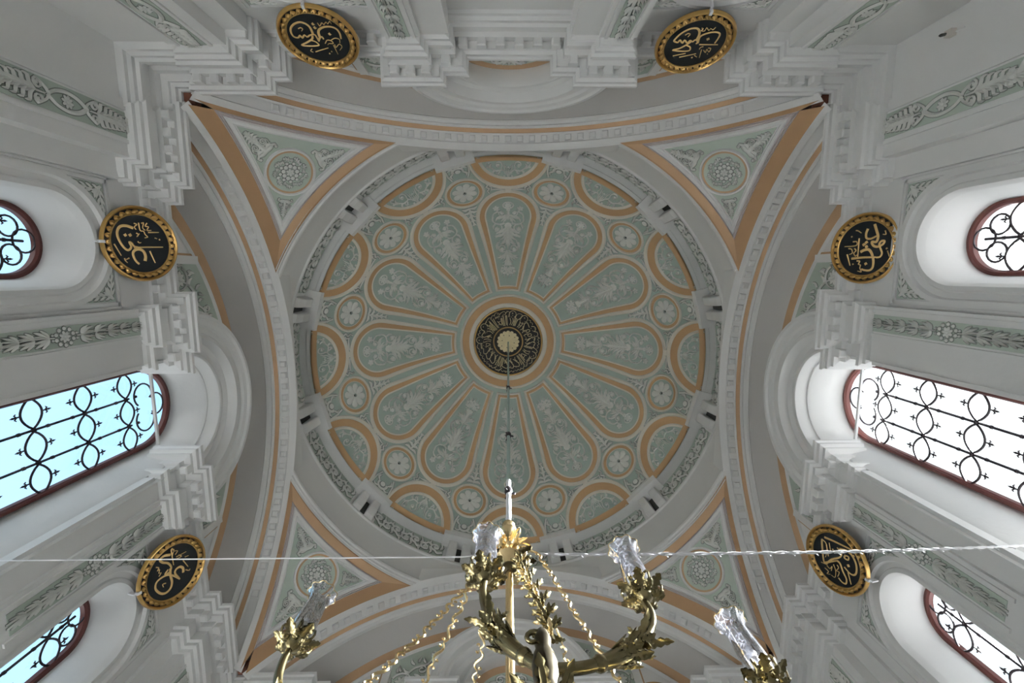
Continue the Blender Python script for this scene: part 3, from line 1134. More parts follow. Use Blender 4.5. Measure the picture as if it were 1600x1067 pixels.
def y2v(y):
    T = [(276, 1.2), (291, 1.124), (302, 1.07), (308, 1.04), (336, .925), (380, .718), (446, .399)]
    for (a, va), (b, vb) in zip(T, T[1:]):
        if y <= b:
            return va + (vb - va) * (y - a) / (b - a)
    return T[-1][1]


def PZ(x, y):
    return (x * .00066, y2v(290 + y / 6.28))


half = [
    ('l', 20, [(60, 300), (100, 320), (118, 350)]), ('l', 18, [(30, 372), (60, 384), (84, 380)]), ('l', 20, [(30, 430), (70, 452), (100, 476)]), ('l', 18, [(24, 560), (48, 580), (76, 580)]), ('l', 18, [(100, 560), (112, 600), (104, 640)]), ('l', 18, [(60, 700), (86, 716), (106, 712)]), ('l', 16, [(12, 740), (30, 760), (56, 764)]), ('l', 16, [(80, 420), (100, 440), (128, 446)]), ('b', 18, (60, 640)), ('b', 18, (102, 436)), ('b', 16, (56, 268)),
    ('s', 13, 9, [(0, 335), (16, 292), (48, 302), (80, 290), (86, 258), (62, 246), (42, 264), (55, 284)]),
    ('s', 13, 10, [(95, 248), (136, 275), (146, 335), (122, 372), (76, 388), (56, 418), (74, 458), (108, 462), (124, 432), (106, 410), (90, 428)]),
    ('l', 18, [(10, 318), (28, 345), (48, 368)]), ('l', 18, [(14, 306), (44, 335), (70, 356)]), ('l', 16, [(22, 298), (58, 318), (92, 326)]),
    ('l', 18, [(120, 372), (138, 400), (140, 430)]), ('l', 14, [(136, 300), (146, 320), (150, 350)]),
    ('l', 26, [(4, 400), (40, 450), (120, 478)]), ('l', 24, [(8, 430), (50, 490), (122, 512)]), ('l', 22, [(8, 450), (40, 520), (92, 548)]),
    ('l', 20, [(6, 470), (26, 540), (60, 570)]), ('l', 18, [(3, 480), (12, 540), (20, 600)]), ('l', 16, [(70, 480), (100, 500), (126, 498)]),
    ('s', 13, 9, [(2, 645), (28, 662), (72, 658), (92, 626), (66, 596), (36, 606), (32, 636), (54, 644)]),
    ('s', 9, 5, [(92, 626), (100, 586), (84, 552)]), ('l', 14, [(96, 590), (92, 566), (78, 548)]),
    ('l', 20, [(6, 655), (46, 700), (98, 690)]), ('l', 18, [(6, 672), (40, 712), (82, 736)]), ('l', 14, [(40, 690), (60, 715), (88, 714)]), ('l', 14, [(20, 690), (30, 720), (48, 746)]),
    ('s', 10, 34, [(8, 700), (10, 740), (18, 790)]), ('s', 9, 9, [(0, 796), (60, 794)]),
    ('f', 26, 6, (28, 826)), ('b', 12, (58, 820)), ('b', 13, (62, 850)), ('f', 18, 5, (20, 862)), ('b', 11, (42, 868)),
    ('l', 12, [(50, 850), (66, 872), (74, 890)]), ('l', 12, [(28, 872), (36, 896), (34, 912)]), ('l', 12, [(60, 830), (76, 838), (84, 856)]),
    ('l', 13, [(98, 246), (112, 226), (112, 200)]), ('f', 26, 5, (112, 208)), ('l', 12, [(88, 262), (100, 230), (78, 216)]),
]
mid = [('s', 12, 12, [(48 * math.cos(2 * PI * i / 16), 176 + 38 * math.sin(2 * PI * i / 16)) for i in range(17)]), ('f', 30, 7, (0, 178)), ('b', 16, (0, 232)), ('l', 22, [(0, 210), (0, 250), (0, 340)]),
       ('b', 30, (0, 400)), ('l', 40, [(0, 390), (0, 470), (0, 640)]), ('s', 24, 40, [(0, 655), (0, 700), (0, 790)]), ('f', 20, 5, (0, 848)), ('b', 12, (0, 884)), ('l', 12, [(0, 880), (2, 900), (0, 918)])]
def PZ2(x, y):
    u, v = PZ(x, y)
    return (u * .96, .405 + (v - .405) * .955)


PETAL_ORN = xform(half + mirror(half) + mid, PZ2, .00076)


def LZ(x, y):
    Y = 220 + y / 5
    T = [(243, 1.375), (251, 1.332), (276, 1.2), (291, 1.124)]
    for (a, va), (b, vb) in zip(T, T[1:]):
        if Y <= b or b == 291:
            return (x * .00058, va + (vb - va) * (Y - a) / (b - a))


lhalf = [('s', 12, 7, [(10, 262), (40, 240), (60, 226)] + [(90 + 38 * (1 - j / 16) * math.cos(2.4 + j * .55), 192 + 34 * (1 - j / 16) * math.sin(2.4 + j * .55)) for j in range(15)]),
         ('s', 11, 7, [(60, 232), (110, 238), (150, 215), (178, 205), (196, 180), (190, 160), (172, 162)]), ('l', 16, [(120, 232), (140, 250), (132, 262)]), ('l', 14, [(70, 240), (88, 262), (80, 272)]),
         ('l', 14, [(150, 214), (166, 196), (150, 178)]), ('l', 14, [(176, 202), (196, 206), (204, 196)]), ('b', 10, (172, 170)), ('b', 12, (92, 192)), ('l', 12, [(30, 240), (36, 200), (48, 176)]), ('l', 12, [(100, 240), (104, 256), (96, 270)]),
         ('l', 16, [(8, 272), (26, 256), (40, 232)]), ('l', 13, [(4, 272), (14, 250), (20, 226)]), ('b', 8, (36, 282)), ('l', 10, [(10, 222), (22, 206), (24, 190)])]
LUN_ORN = xform(lhalf + mirror(lhalf) + [('l', 14, [(0, 276), (0, 250), (0, 222)]), ('b', 10, (0, 282)), ('b', 9, (0, 212))], LZ, .00088)

# spandrel sprays between the petals (local at the rosette axis)
TW = [('l', .016, [(0, .992), (.003, .93), (0, .845)])]
for sx in (1, -1):
    TW += [('l', .018, [(0, .985), (sx * .026, .978), (sx * .046, .992)]), ('l', .017, [(0, .965), (sx * .020, .950), (sx * .038, .958)]), ('l', .014, [(0, .935), (sx * .014, .918), (sx * .026, .922)]),
           ('l', .012, [(0, .905), (sx * .010, .888), (sx * .018, .890)]), ('l', .010, [(0, .875), (sx * .007, .858), (sx * .012, .858)])]
CS = [('s', .010, .010, [(-.044, 1.226), (-.057, 1.262)]), ('s', .010, .010, [(-.057, 1.262), (-.063, 1.328)]), ('s', .010, .010, [(-.063, 1.328), (.063, 1.328)]), ('s', .010, .010, [(.063, 1.328), (.057, 1.262)]), ('s', .010, .010, [(.057, 1.262), (.044, 1.226)]),
      ('s', .016, .012, [(.028 * math.cos(q), 1.288 + .026 * math.sin(q)) for q in [-.3 + 3.75 * i / 12 for i in range(13)]]), ('b', .016, (0, 1.284))]
for sx in (1, -1):
    CS += [('l', .013, [(sx * .028, 1.278), (sx * .044, 1.262), (sx * .036, 1.240)]), ('l', .012, [(sx * .02, 1.312), (sx * .040, 1.316), (sx * .052, 1.310)])]
SN = []
for sx in (1, -1):
    SN += [('s', .012, .007, [(sx * .124, 1.150), (sx * .136, 1.135), (sx * .123, 1.120), (sx * .139, 1.106), (sx * .126, 1.090), (sx * .132, 1.072)]),
           ('s', .010, .006, [(sx * .140, 1.128), (sx * .153, 1.113), (sx * .146, 1.096), (sx * .162, 1.100)]), ('l', .011, [(sx * .158, 1.100), (sx * .185, 1.096), (sx * .218, 1.093)])]

step = .012
proto = {}
D = lambda u, v, h: dome_pt(u, v, h)


def part(key, mb, m, parent, smooth=True, ang=.7, name=None):
    o = mb.build(name or key, m, parent, smooth, angle=ang)
    return o


def petal_proto():
    A = petal_outline(.080, .356, .898, .192)
    Bo = petal_outline(.067, .371, .898, .168)
    Co = petal_outline(.0565, .386, .900, .139)
    Do = petal_outline(.052, .392, .900, .132)
    mb = MB()
    rows = []
    n = len(Do)
    for s in (1.0, .66, .33, .04):
        rows.append([dome_pt(u * s, .70 + (v - .70) * s, .0012) for u, v in Do])
    mb.grid(rows, close_u=True)
    p = mb.build('petal_panel', M_DGREEN, dome, True, angle=3)
    Am = petal_outline(.0755, .361, .898, .184)
    Am2 = petal_outline(.070, .368, .898, .174)
    part('petal_moulding', band([(A, .0008), (Am, .008), (Am2, .008), (Bo, .002)]), M_CREAM, p)
    part('petal_orange_band', band([(Bo, .0022), (Co, .0022)]), M_OCHRE, p)
    part('petal_inner_line', band([(Co, .0026), (Do, .004), (petal_outline(.050, .394, .900, .129), .001)]), M_CREAM, p)
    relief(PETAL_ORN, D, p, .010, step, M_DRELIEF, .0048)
    return p


def lunette_proto():
    v0 = 1.375
    o = {i: oval_outline(a, b, v0) for i, (a, b) in enumerate(((.214, .283), (.196, .256), (.160, .206), (.149, .192), (.144, .187)))}

    def clipv(ol):
        return [(u, min(v, 1.372)) for u, v in ol]
    mb = MB()
    rows = []
    c = clipv(o[4])
    rows.append([dome_pt(u, v, .0012) for u, v in c])
    rows.append([dome_pt(u, 1.372, .0012) for u, v in c])
    mb.grid(rows)
    p = mb.build('lunette_panel', M_DGREEN, dome, True, angle=3)
    part('lunette_moulding', band([(clipv(o[0]), .0008), (clipv(oval_outline(.209, .276, v0)), .008), (clipv(oval_outline(.201, .264, v0)), .008), (clipv(o[1]), .002)], False), M_CREAM, p)
    part('lunette_orange_band', band([(clipv(o[1]), .0022), (clipv(o[2]), .0022)], False), M_OCHRE, p)
    part('lunette_inner_line', band([(clipv(o[2]), .0024), (clipv(oval_outline(.155, .199, v0)), .007), (clipv(o[3]), .004), (clipv(o[4]), .001)], False), M_CREAM, p)
    sb = MB()
    us = [-.180 + .36 * i / 16 for i in range(17)]
    sb.grid([[dome_pt(u, v, h) for u in us] for v, h in ((1.334, .003), (1.336, .010), (1.3715, .010))])
    part('lunette_base_strip', sb, M_OCHRE, p)
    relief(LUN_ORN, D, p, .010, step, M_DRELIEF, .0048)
    return p


def rosette_proto():
    c = (0, 1.11)
    mb = MB()
    rows = [[dome_pt(u, v, .0012) for u, v in circle_outline(r, c)] for r in (.083, .05, .02, .001)]
    mb.grid(rows, close_u=True)
    p = mb.build('rosette_panel', M_DGREEN, dome, True, angle=3)
    ring = lambda rs: band([(circle_outline(r, c), h) for r, h in rs])
    part('rosette_moulding', ring([(.113, .001), (.109, .009), (.103, .009), (.099, .002)]), M_CREAM, p)
    part('rosette_orange_ring', ring([(.0993, .0022), (.0825, .0022)]), M_OCHRE, p)
    part('rosette_inner_line', ring([(.0827, .0024), (.081, .004), (.079, .001)]), M_CREAM, p)
    fl = []
    for j in range(8):
        a = 2 * PI * (j + .5) / 8
        fl.append(('s', .016, .040, [(.010 * math.cos(a), c[1] + .010 * math.sin(a)), (.032 * math.cos(a), c[1] + .032 * math.sin(a)), (.054 * math.cos(a), c[1] + .054 * math.sin(a))]))
        fl.append(('b', .019, (.052 * math.cos(a), c[1] + .052 * math.sin(a))))
    relief(fl, D, p, .010, step, M_DRELIEF, .004, name='flower')
    lay([('b', .006, c)], D, .010, step).build('flower_eye', M_DARK, p)
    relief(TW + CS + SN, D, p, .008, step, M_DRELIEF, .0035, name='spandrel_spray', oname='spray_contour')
    return p


pp, lp, rp = petal_proto(), lunette_proto(), rosette_proto()
for i in range(12):
    a = i * PI / 6
    if i:
        dup(pp, rotz=a)
        dup(lp, rotz=a)
        dup(rp, rotz=a + PI / 12)
rp.rotation_euler = (0, 0, PI / 12)
# small ties between petal and lunette
mb = MB()
rows = [[dome_pt(u, v, h) for u in (-.016, -.006, 0, .006, .016)] for v, h in ((1.070, .006), (1.078, .012), (1.098, .012), (1.106, .006))]
mb.grid(rows)
tp = mb.build('tie', M_CREAM, dome)
for i in range(1, 12):
    dup(tp, rotz=i * PI / 6)

# ------------------------------------------------------------------ drum: moulded ring, frieze, consoles, ledge
def ring_obj(name, prof, m, parent, clip=False, n=180, smooth=True, ang=.35):
    mb = MB()
    lathe(mb, prof, n=n)
    o = mb.build(name, m, parent, smooth, angle=ang)
    if clip:
        bm = bmesh.new()
        bm.from_mesh(o.data)
        for nx, ny in ((1, 0), (-1, 0), (0, 1), (0, -1)):
            geom = bm.verts[:] + bm.edges[:] + bm.faces[:]
            bmesh.ops.bisect_plane(bm, geom=geom, plane_co=(nx * 1.002 * S - LOCD[0], ny * 1.002 * S - LOCD[1], 0), plane_no=(nx, ny, 0), clear_outer=True)
        bm.to_mesh(o.data)
        bm.free()
    return o


drum = ring_obj('trim_5', [(1.102, .585), (1.100, .690), (1.098, .698), (1.090, .702), (1.089, .712), (1.104, .715), (1.104, .862), (1.070, .864), (1.066, .857), (1.050, .857), (1.044, .862)], M_WHITE, None)
drum.location = LOCD
tag(drum, kind='structure')
ring_obj('drum_cornice', [(1.1145, .4632), (1.1125, .468), (1.1115, .474), (1.107, .475), (1.106, .486), (1.099, .490), (1.097, .500), (1.100, .506), (1.103, .520), (1.102, .586)],
         M_WHITE, drum, clip=True)


def frieze_map(phi0):
    return lambda u, z, h: ((1.1035 - h) * math.cos(phi0 + u / 1.1), (1.1035 - h) * math.sin(phi0 + u / 1.1), z)


fr = []
x = -.185
i = 0
while x < .18:
    sg = 1 if i % 2 == 0 else -1
    zc_ = .790 + sg * .012
    fr.append(('s', .012, .006, [(x - .012, .790 - sg * .02), (x + .012, .790 - sg * .035)] + spiral((x + .026, zc_), .030, .005, -sg * 1.6, sg * 1.4, 14)))
    fr.append(('l', .016, [(x + .045, zc_), (x + .06, zc_ + sg * .025), (x + .055, zc_ + sg * .05)]))
    fr.append(('l', .014, [(x, .790), (x - .012, .790 + sg * .03), (x - .002, .790 + sg * .055)]))
    fr.append(('f', .014, 5, (x + .026, zc_)))
    x += .058
    i += 1
mb = MB()
fm = frieze_map(0)
us = [-.205 + .41 * j / 14 for j in range(15)]
mb.grid([[fm(u, z, .0006) for u in us] for z in (.717, .860)])
fp = mb.build('frieze_panel', M_GREEN, drum)
relief(fr, fm, fp, .010, .012, M_RELIEF, .005, name='frieze_relief', oname='frieze_contour')
cm = frieze_map(PI / 12)
mb = MB()
for sx in (1, -1):
    rows = []
    for z, h in ((.716, .010), (.735, .026), (.78, .040), (.83, .046), (.86, .046)):
        rows.append([cm(sx * u, z, hh) for u, hh in ((.015, -.002), (.015, h * .85), (.020, h), (.060, h), (.065, h * .85), (.065, -.002))])
    mb.grid(rows)
    mb.add(rows[0], [tuple(range(6))])
cp = mb.build('console', M_WHITE, drum)
mb = MB()
mb.box(-.0149, .0149, .001, .003, .72, .86, lambda u, h, z: cm(u, z, h))
mb.build('console_slot', M_DARK, cp)
mb = MB()
ca, sa = math.cos(PI / 12), math.sin(PI / 12)
mb.box(1.018, 1.10, -.102, .102, .845, .872, lambda x, y, z: ((x + (.006 if z < .85 else 0)) * ca - y * sa, (x + (.006 if z < .85 else 0)) * sa + y * ca, z))
mb.build('console_slab', M_WHITE, cp)
for i in range(1, 12):
    dup(fp, rotz=i * PI / 6)
    dup(cp, rotz=i * PI / 6)

# ------------------------------------------------------------------ pendentives
RHO0 = 1.114


def sph_z(x, y, h=0.0):
    r = RP - h
    return ZC + math.sqrt(max(0.0, r * r - x * x - y * y))


def pend_boundary(dx, dy, dr, n=24, zmin=-.022):
    ex, ey, rho = 1 - dx, 1 - dy, RHO0 + dr
    y1 = math.sqrt(max(0, rho * rho - ex * ex))
    x1 = math.sqrt(max(0, rho * rho - ey * ey))
    rm = RP * RP - (zmin - ZC) ** 2          # keeps the point of the triangle above the cornice
    yl = min(ey, math.sqrt(max(0, rm - ex * ex)))
    xl = min(ex, math.sqrt(max(0, rm - ey * ey)))
    pts = [(ex, yl + (y1 - yl) * i / n) for i in range(n)]
    a0, a1 = math.atan2(y1, ex), math.atan2(ey, x1)
    pts += [(rho * math.cos(a0 + (a1 - a0) * i / n), rho * math.sin(a0 + (a1 - a0) * i / n)) for i in range(n)]
    pts += [(x1 + (xl - x1) * i / n, ey) for i in range(n + 1)]
    return pts


CA = (.860, .860)
cen = Vector((CA[0], CA[1], sph_z(*CA) - ZC)).normalized()
E1 = Vector((-1, 1, 0)).normalized()          # across
E2 = E1.cross(cen).normalized()
if E2.z < 0:
    E2 = -E2                                   # up the slope


def pend_loc(x, y):
    P = Vector((x, y, sph_z(x, y) - ZC)).normalized()
    P = P * (RP / P.dot(cen))
    return (P.dot(E1), P.dot(E2))


def acanthus():
    """base at y = 0, tip at y = 1"""
    P = [('l', .16, [(0, .18), (0, .6), (0, .98)]), ('s', .18, .12, [(0, .0), (0, .2), (0, .4)])]
    for sx in (1, -1):
        P += [('s', .20, .06, [(0, .04), (sx * .22, .0), (sx * .36, .04), (sx * .46, .00), (sx * .44, -.10)]),
              ('l', .14, [(sx * .08, .08), (sx * .26, .12), (sx * .36, .04)]), ('b', .05, (sx * .42, -.09)),
              ('s', .055, .035, [(sx * .04, .30), (sx * .10, .22), (sx * .20, .20)] + spiral((sx * .20, .33), .13, .02, -PI / 2, sx * 1.6, 18)),
              ('s', .05, .03, [(sx * .33, .36), (sx * .38, .26), (sx * .34, .18), (sx * .40, .15)]),
              ('l', .11, [(0, .56), (sx * .14, .62), (sx * .25, .60)]), ('l', .11, [(0, .64), (sx * .12, .73), (sx * .21, .73)]), ('l', .10, [(0, .74), (sx * .09, .84), (sx * .15, .85)]), ('l', .09, [(0, .82), (sx * .05, .92), (sx * .07, .97)]),
              ('l', .10, [(sx * .02, .48), (sx * .13, .53), (sx * .22, .48)])]
    return P


def ac_at(c, d, Ln):
    dx, dy = d
    q = math.hypot(dx, dy)
    dx, dy = dx / q, dy / q
    return xform(acanthus(), lambda x, y: (c[0] + Ln * (x * .82 * dy + y * dx), c[1] + Ln * (-x * .82 * dx + y * dy)), Ln)


def build_pendentive(sx, sy, wx, wy):
    """wx, wy: width of the orange edge beside the left/right arch and beside the front/back arch"""
    def P3(x, y, h):
        z = sph_z(x, y)
        return (sx * x * (1 - h / RP), sy * y * (1 - h / RP), z - h * .6)

    def pband(levels):
        mb = MB()
        mb.grid([[P3(x, y, h) for x, y in pend_boundary(*d)] for d, h in levels])
        return mb

    def ppt(u, v, h):
        q = cen * RP + E1 * u + E2 * v
        q = q.normalized() * (RP - h)
        return (sx * q.x, sy * q.y, q.z + ZC)

    def pring(rs):
        mb = MB()
        mb.grid([[ppt(r * math.cos(2 * PI * j / 40), r * math.sin(2 * PI * j / 40), h) for j in range(40)] for r, h in rs], close_u=True)
        return mb
    pend = pband([((-.006, -.006, -.004), 0), ((wx, wy, .024), 0)]).build('pendentive', M_ORANGE_SHADED, dome, True, angle=3)
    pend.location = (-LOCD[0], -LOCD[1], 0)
    rb = MB()
    bd0 = [q for q in pend_boundary(.001, .001, .0005, 48)[48:97]]
    bd1 = [q for q in pend_boundary(wx, wy, .0236, 48)[48:97]]
    rb.grid([[P3(x, y, .0012) for x, y in b] for b in (bd0, bd1)])
    part('pendentive_orange_band', rb, M_ORANGE, pend)
    m = .010
    lv = [((wx + m * s, wy + m * s, .024 + .003 * s), h) for s, h in ((-.05, .0), (.15, .004), (.45, .0005), (.7, .004), (1.0, .001))]
    part('pendentive_mauve_moulding', pband(lv), M_MAUVE, pend)
    lw = [((wx + m + d, wy + m + d, .027 + q), h) for d, q, h in ((-.0004, -.0004, .001), (.003, .003, .006), (.010, .010, .006), (.012, .012, .002), (.015, .017, .005), (.0165, .0185, 0))]
    part('pendentive_white_border', pband(lw), M_WHITE, pend)
    mb = MB()
    bd = pend_boundary(wx + m + .016, wy + m + .016, .027 + .018)
    bd = bd[:-1]
    mb.grid([[P3(CA[0] + (x - CA[0]) * s, CA[1] + (y - CA[1]) * s, 0) for x, y in bd] for s in (1.0, .8, .6, .4, .2, .01)], close_u=True)
    part('pendentive_field', mb, M_GREEN, pend, True, 3)
    part('medallion_moulding', pring([(.099, .001), (.096, .008), (.090, .008), (.0875, .002)]), M_WHITE, pend)
    part('medallion_orange_ring', pring([(.088, .0025), (.080, .0025)]), M_ORANGE, pend)
    part('medallion_field', pring([(.0805, .0022), (.06, .002), (.03, .002), (.001, .002)]), M_GREEN, pend)
    bq = []
    for j in range(9):
        a = 2 * PI * j / 9
        bq.append(('b', .0085, (.026 * math.cos(a), .026 * math.sin(a))))
        bq.append(('b', .0065, (.038 * math.cos(a + .35), .038 * math.sin(a + .35))))
        for da, rrad in ((.0, .051), (.3, .060), (-.25, .057)):
            bq.append(('b', .0048, (rrad * math.cos(a + da), rrad * math.sin(a + da))))
            bq.append(('l', .008, [(rrad * .84 * math.cos(a + da + .1), rrad * .84 * math.sin(a + da + .1)), (rrad * 1.02 * math.cos(a + da + .14), rrad * 1.02 * math.sin(a + da + .14)), (rrad * 1.15 * math.cos(a + da + .1), rrad * 1.15 * math.sin(a + da + .1))]))
    bq.append(('f', .017, 6, (0, 0)))
    relief(bq, lambda u, v, h: ppt(u, v, h + .002), pend, .008, .006, M_RELIEF, .0022, name='flower_bunch', oname='bunch_contour')
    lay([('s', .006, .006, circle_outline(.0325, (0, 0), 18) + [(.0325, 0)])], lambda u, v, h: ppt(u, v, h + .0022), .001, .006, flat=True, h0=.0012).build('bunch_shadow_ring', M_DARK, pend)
    ex, ey, rho = 1 - wx - m - .016, 1 - wy - m - .016, RHO0 + .045
    orn = []
    for t, r0, e in ((pend_loc(ex, ey), .120, .80), (pend_loc(ex, math.sqrt(rho * rho - ex * ex)), .122, .80), (pend_loc(math.sqrt(rho * rho - ey * ey), ey), .122, .80)):
        q = math.hypot(*t)
        d = (t[0] / q, t[1] / q)
        orn += ac_at((d[0] * r0, d[1] * r0), d, (q - r0) * e)
    relief(orn, ppt, pend, .008, .008, M_RELIEF, .003, name='acanthus_relief', oname='acanthus_contour')
    return pend


for sx in (1, -1):
    build_pendentive(sx, -1, .036, .006)
    build_pendentive(sx, 1, .010, .034)
# dark red-brown undersides at the four springings
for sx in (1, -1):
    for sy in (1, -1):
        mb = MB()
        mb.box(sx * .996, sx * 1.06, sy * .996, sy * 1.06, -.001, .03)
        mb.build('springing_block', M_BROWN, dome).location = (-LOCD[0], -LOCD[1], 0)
# ------------------------------------------------------------------ calligraphy roundels
R0 = 0.112
LABELS = {
    'TL': 'gilt calligraphy roundel on the back wall, with two stacked dots between its loops',
    'TR': 'gilt calligraphy roundel on the back wall, with two parallel lines under its lettering',
    'LU': 'gilt calligraphy roundel on the left wall, uncrossed, with one long straight stroke',
    'LL': 'gilt calligraphy roundel on the left wall, crossed by the thin wire',
    'RU': 'gilt calligraphy roundel on the right wall, uncrossed, with three clustered dots',
    'RL': 'gilt calligraphy roundel on the right wall, crossed by the twisted cable',
    'BR': 'gilt roundel on the front wall below the right lamp, only its top rim showing',
}
ALL = dict(ROUNDELS)
ALL['BR'] = ('B', [.54, 1.125, -.105, .31], [])
WK = {'L': 'left', 'R': 'right', 'T': 'back', 'B': 'front'}


def local_lathe(prof, n=48):
    mb = MB()
    lathe(mb, prof, n=n)
    return mb


U = R0 * S
rim_me = leaf_me = None
for key, (wk, (t, n, z, a), strokes) in ALL.items():
    k = WK[wk]
    (nx, ny), (tx, ty) = WALLS[k]
    N = Vector((nx, ny, 0))
    T = Vector((tx, ty, 0))
    up = Vector((0, 0, 1)) * math.cos(a) - N * math.sin(a)
    nr = -N * math.cos(a) - Vector((0, 0, 1)) * math.sin(a)
    sx = 1
    if T.cross(up).dot(nr) < 0:
        T = -T
        sx = -1
    f = wallmap(k)
    mw = Matrix.Translation(W(f(t, n, z))) @ Matrix((T, up, nr)).transposed().to_4x4()
    root = empty('calligraphy_roundel', mw)
    tag(root, LABELS[key], 'wall plaque', 'calligraphy roundels on the walls')
    if rim_me is None:
        mb = local_lathe([(.70 * U, -.055 * U), (.98 * U, -.055 * U), (1.0 * U, -.03 * U), (.995 * U, .02 * U), (.975 * U, .06 * U), (.95 * U, .07 * U), (.93 * U, .05 * U), (.915 * U, .015 * U), (.905 * U, 0)], 72)
        rim = mb.build('gilt_rim', M_GOLD, root, True, False, angle=.7)
        rim_me = rim.data
        mb = local_lathe([(.80 * U, .0), (.795 * U, .03 * U), (.775 * U, .04 * U), (.755 * U, .03 * U), (.75 * U, .0)], 72)
        inner_me = mb.build('inner_rim', M_GOLD, root, True, False, angle=.7).data
        mb = local_lathe([(.92 * U, .004 * U), (.76 * U, .004 * U)], 48)
        cove_me = mb.build('dark_cove', M_BLACK, root, False, False).data
        mb = local_lathe([(.765 * U, .008 * U), (.001 * U, .008 * U)], 48)
        board_me = mb.build('board', M_BOARD, root, False, False).data
        # one gilt leaf: rounded tongue with a midrib groove
        mb = MB()
        rows = []
        for (y, w, h) in ((.0, .070, .03), (.03, .078, .085), (.065, .068, .11), (.095, .042, .085), (.120, .008, .02)):
            rows.append([(-w * U, y * U, .006 * U), (-w * .55 * U, y * U, h * U), (0, y * U, h * .5 * U), (w * .55 * U, y * U, h * U), (w * U, y * U, .006 * U)])
        mb.grid(rows)
        leaf_me = mb.mesh('gilt_leaf', False)
        leaf_me.materials.append(M_GOLD)
        leaf_me.polygons.foreach_set('use_smooth', [True] * len(leaf_me.polygons))
    else:
        for nm, me in (('gilt_rim', rim_me), ('inner_rim', inner_me), ('dark_cove', cove_me), ('board', board_me)):
            link(nm, me, None, root)
    nl = 30
    for i in range(nl):
        b = 2 * PI * i / nl
        o = link('gilt_leaf', leaf_me, None, root)
        o.matrix_local = Matrix.Rotation(b, 4, 'Z') @ Matrix.Translation((0, .782 * U, 0))
    if strokes:
        prims = []
        for w_, pts in strokes:
            P = [(sx * x * U / 1000, y * U / 1000) for x, y in pts]
            w = abs(w_) * U / 1000 * 2
            if w_ < 0:
                x, y = P[0]
                prims.append(('s', w * 1.5, w * 1.5, [(x - w * .55, y - w * .4), (x + w * .55, y + w * .4)]))
            else:
                nn = len(P)
                prims.append(('s', w * 1.45, w * .95, P))
        mb = lay(prims, lambda x, y, h: (x, y, h), .030 * U, .03 * U, h0=.012 * U)
        mb.build('lettering', M_GOLDT, root, True, False, angle=1.2)
    # small white hook under the foot of the disc
    mb = MB()
    mb.box(-.035 * U, .035 * U, -1.04 * U, -.93 * U, -.02 * U, .085 * U)
    mb.box(-.02 * U, .02 * U, -1.10 * U, -1.02 * U, -.20 * U, .02 * U)
    mb.build('support_hook', M_LAMP, root, False, False)
    # hanger at the back
    mb = MB()
    tube(mb, [(0, .5 * U, -.05 * U), (0, .62 * U, -.55 * U)], .02 * U, 6)
    mb.build('hanger', M_IRON2, root, False, False)

# ------------------------------------------------------------------ inscription disc in the eye of the dome
ir = empty('inscription_disc', Matrix.Translation((LOCD[0], LOCD[1], 0)))
tag(ir, 'round black and gold inscription disc in the eye of the dome', 'plaque')


def eye_ring(name, prof, m, n=96):
    mb = MB()
    mb.grid([[dome_pt(0, v, h, 2 * PI * j / n) for j in range(n)] for v, h in prof], close_u=True)
    return mb.build(name, m, ir, True, angle=.6)


eye_ring('black_board', [(.228, .004), (.15, .006), (.06, .006), (.002, .006)], M_BLACK)
eye_ring('gilt_rim', [(.237, .003), (.235, .011), (.229, .012), (.2255, .007)], M_GOLD)
eye_ring('inner_gilt_ring', [(.104, .006), (.102, .012), (.097, .012), (.095, .006)], M_GOLD)


def polar(a, r):
    return (r * math.cos(a), r * math.sin(a))


def eye_map(x, y, h):
    r = math.hypot(x, y)
    return dome_pt(0, max(.001, r), h + .006, math.atan2(y, x))


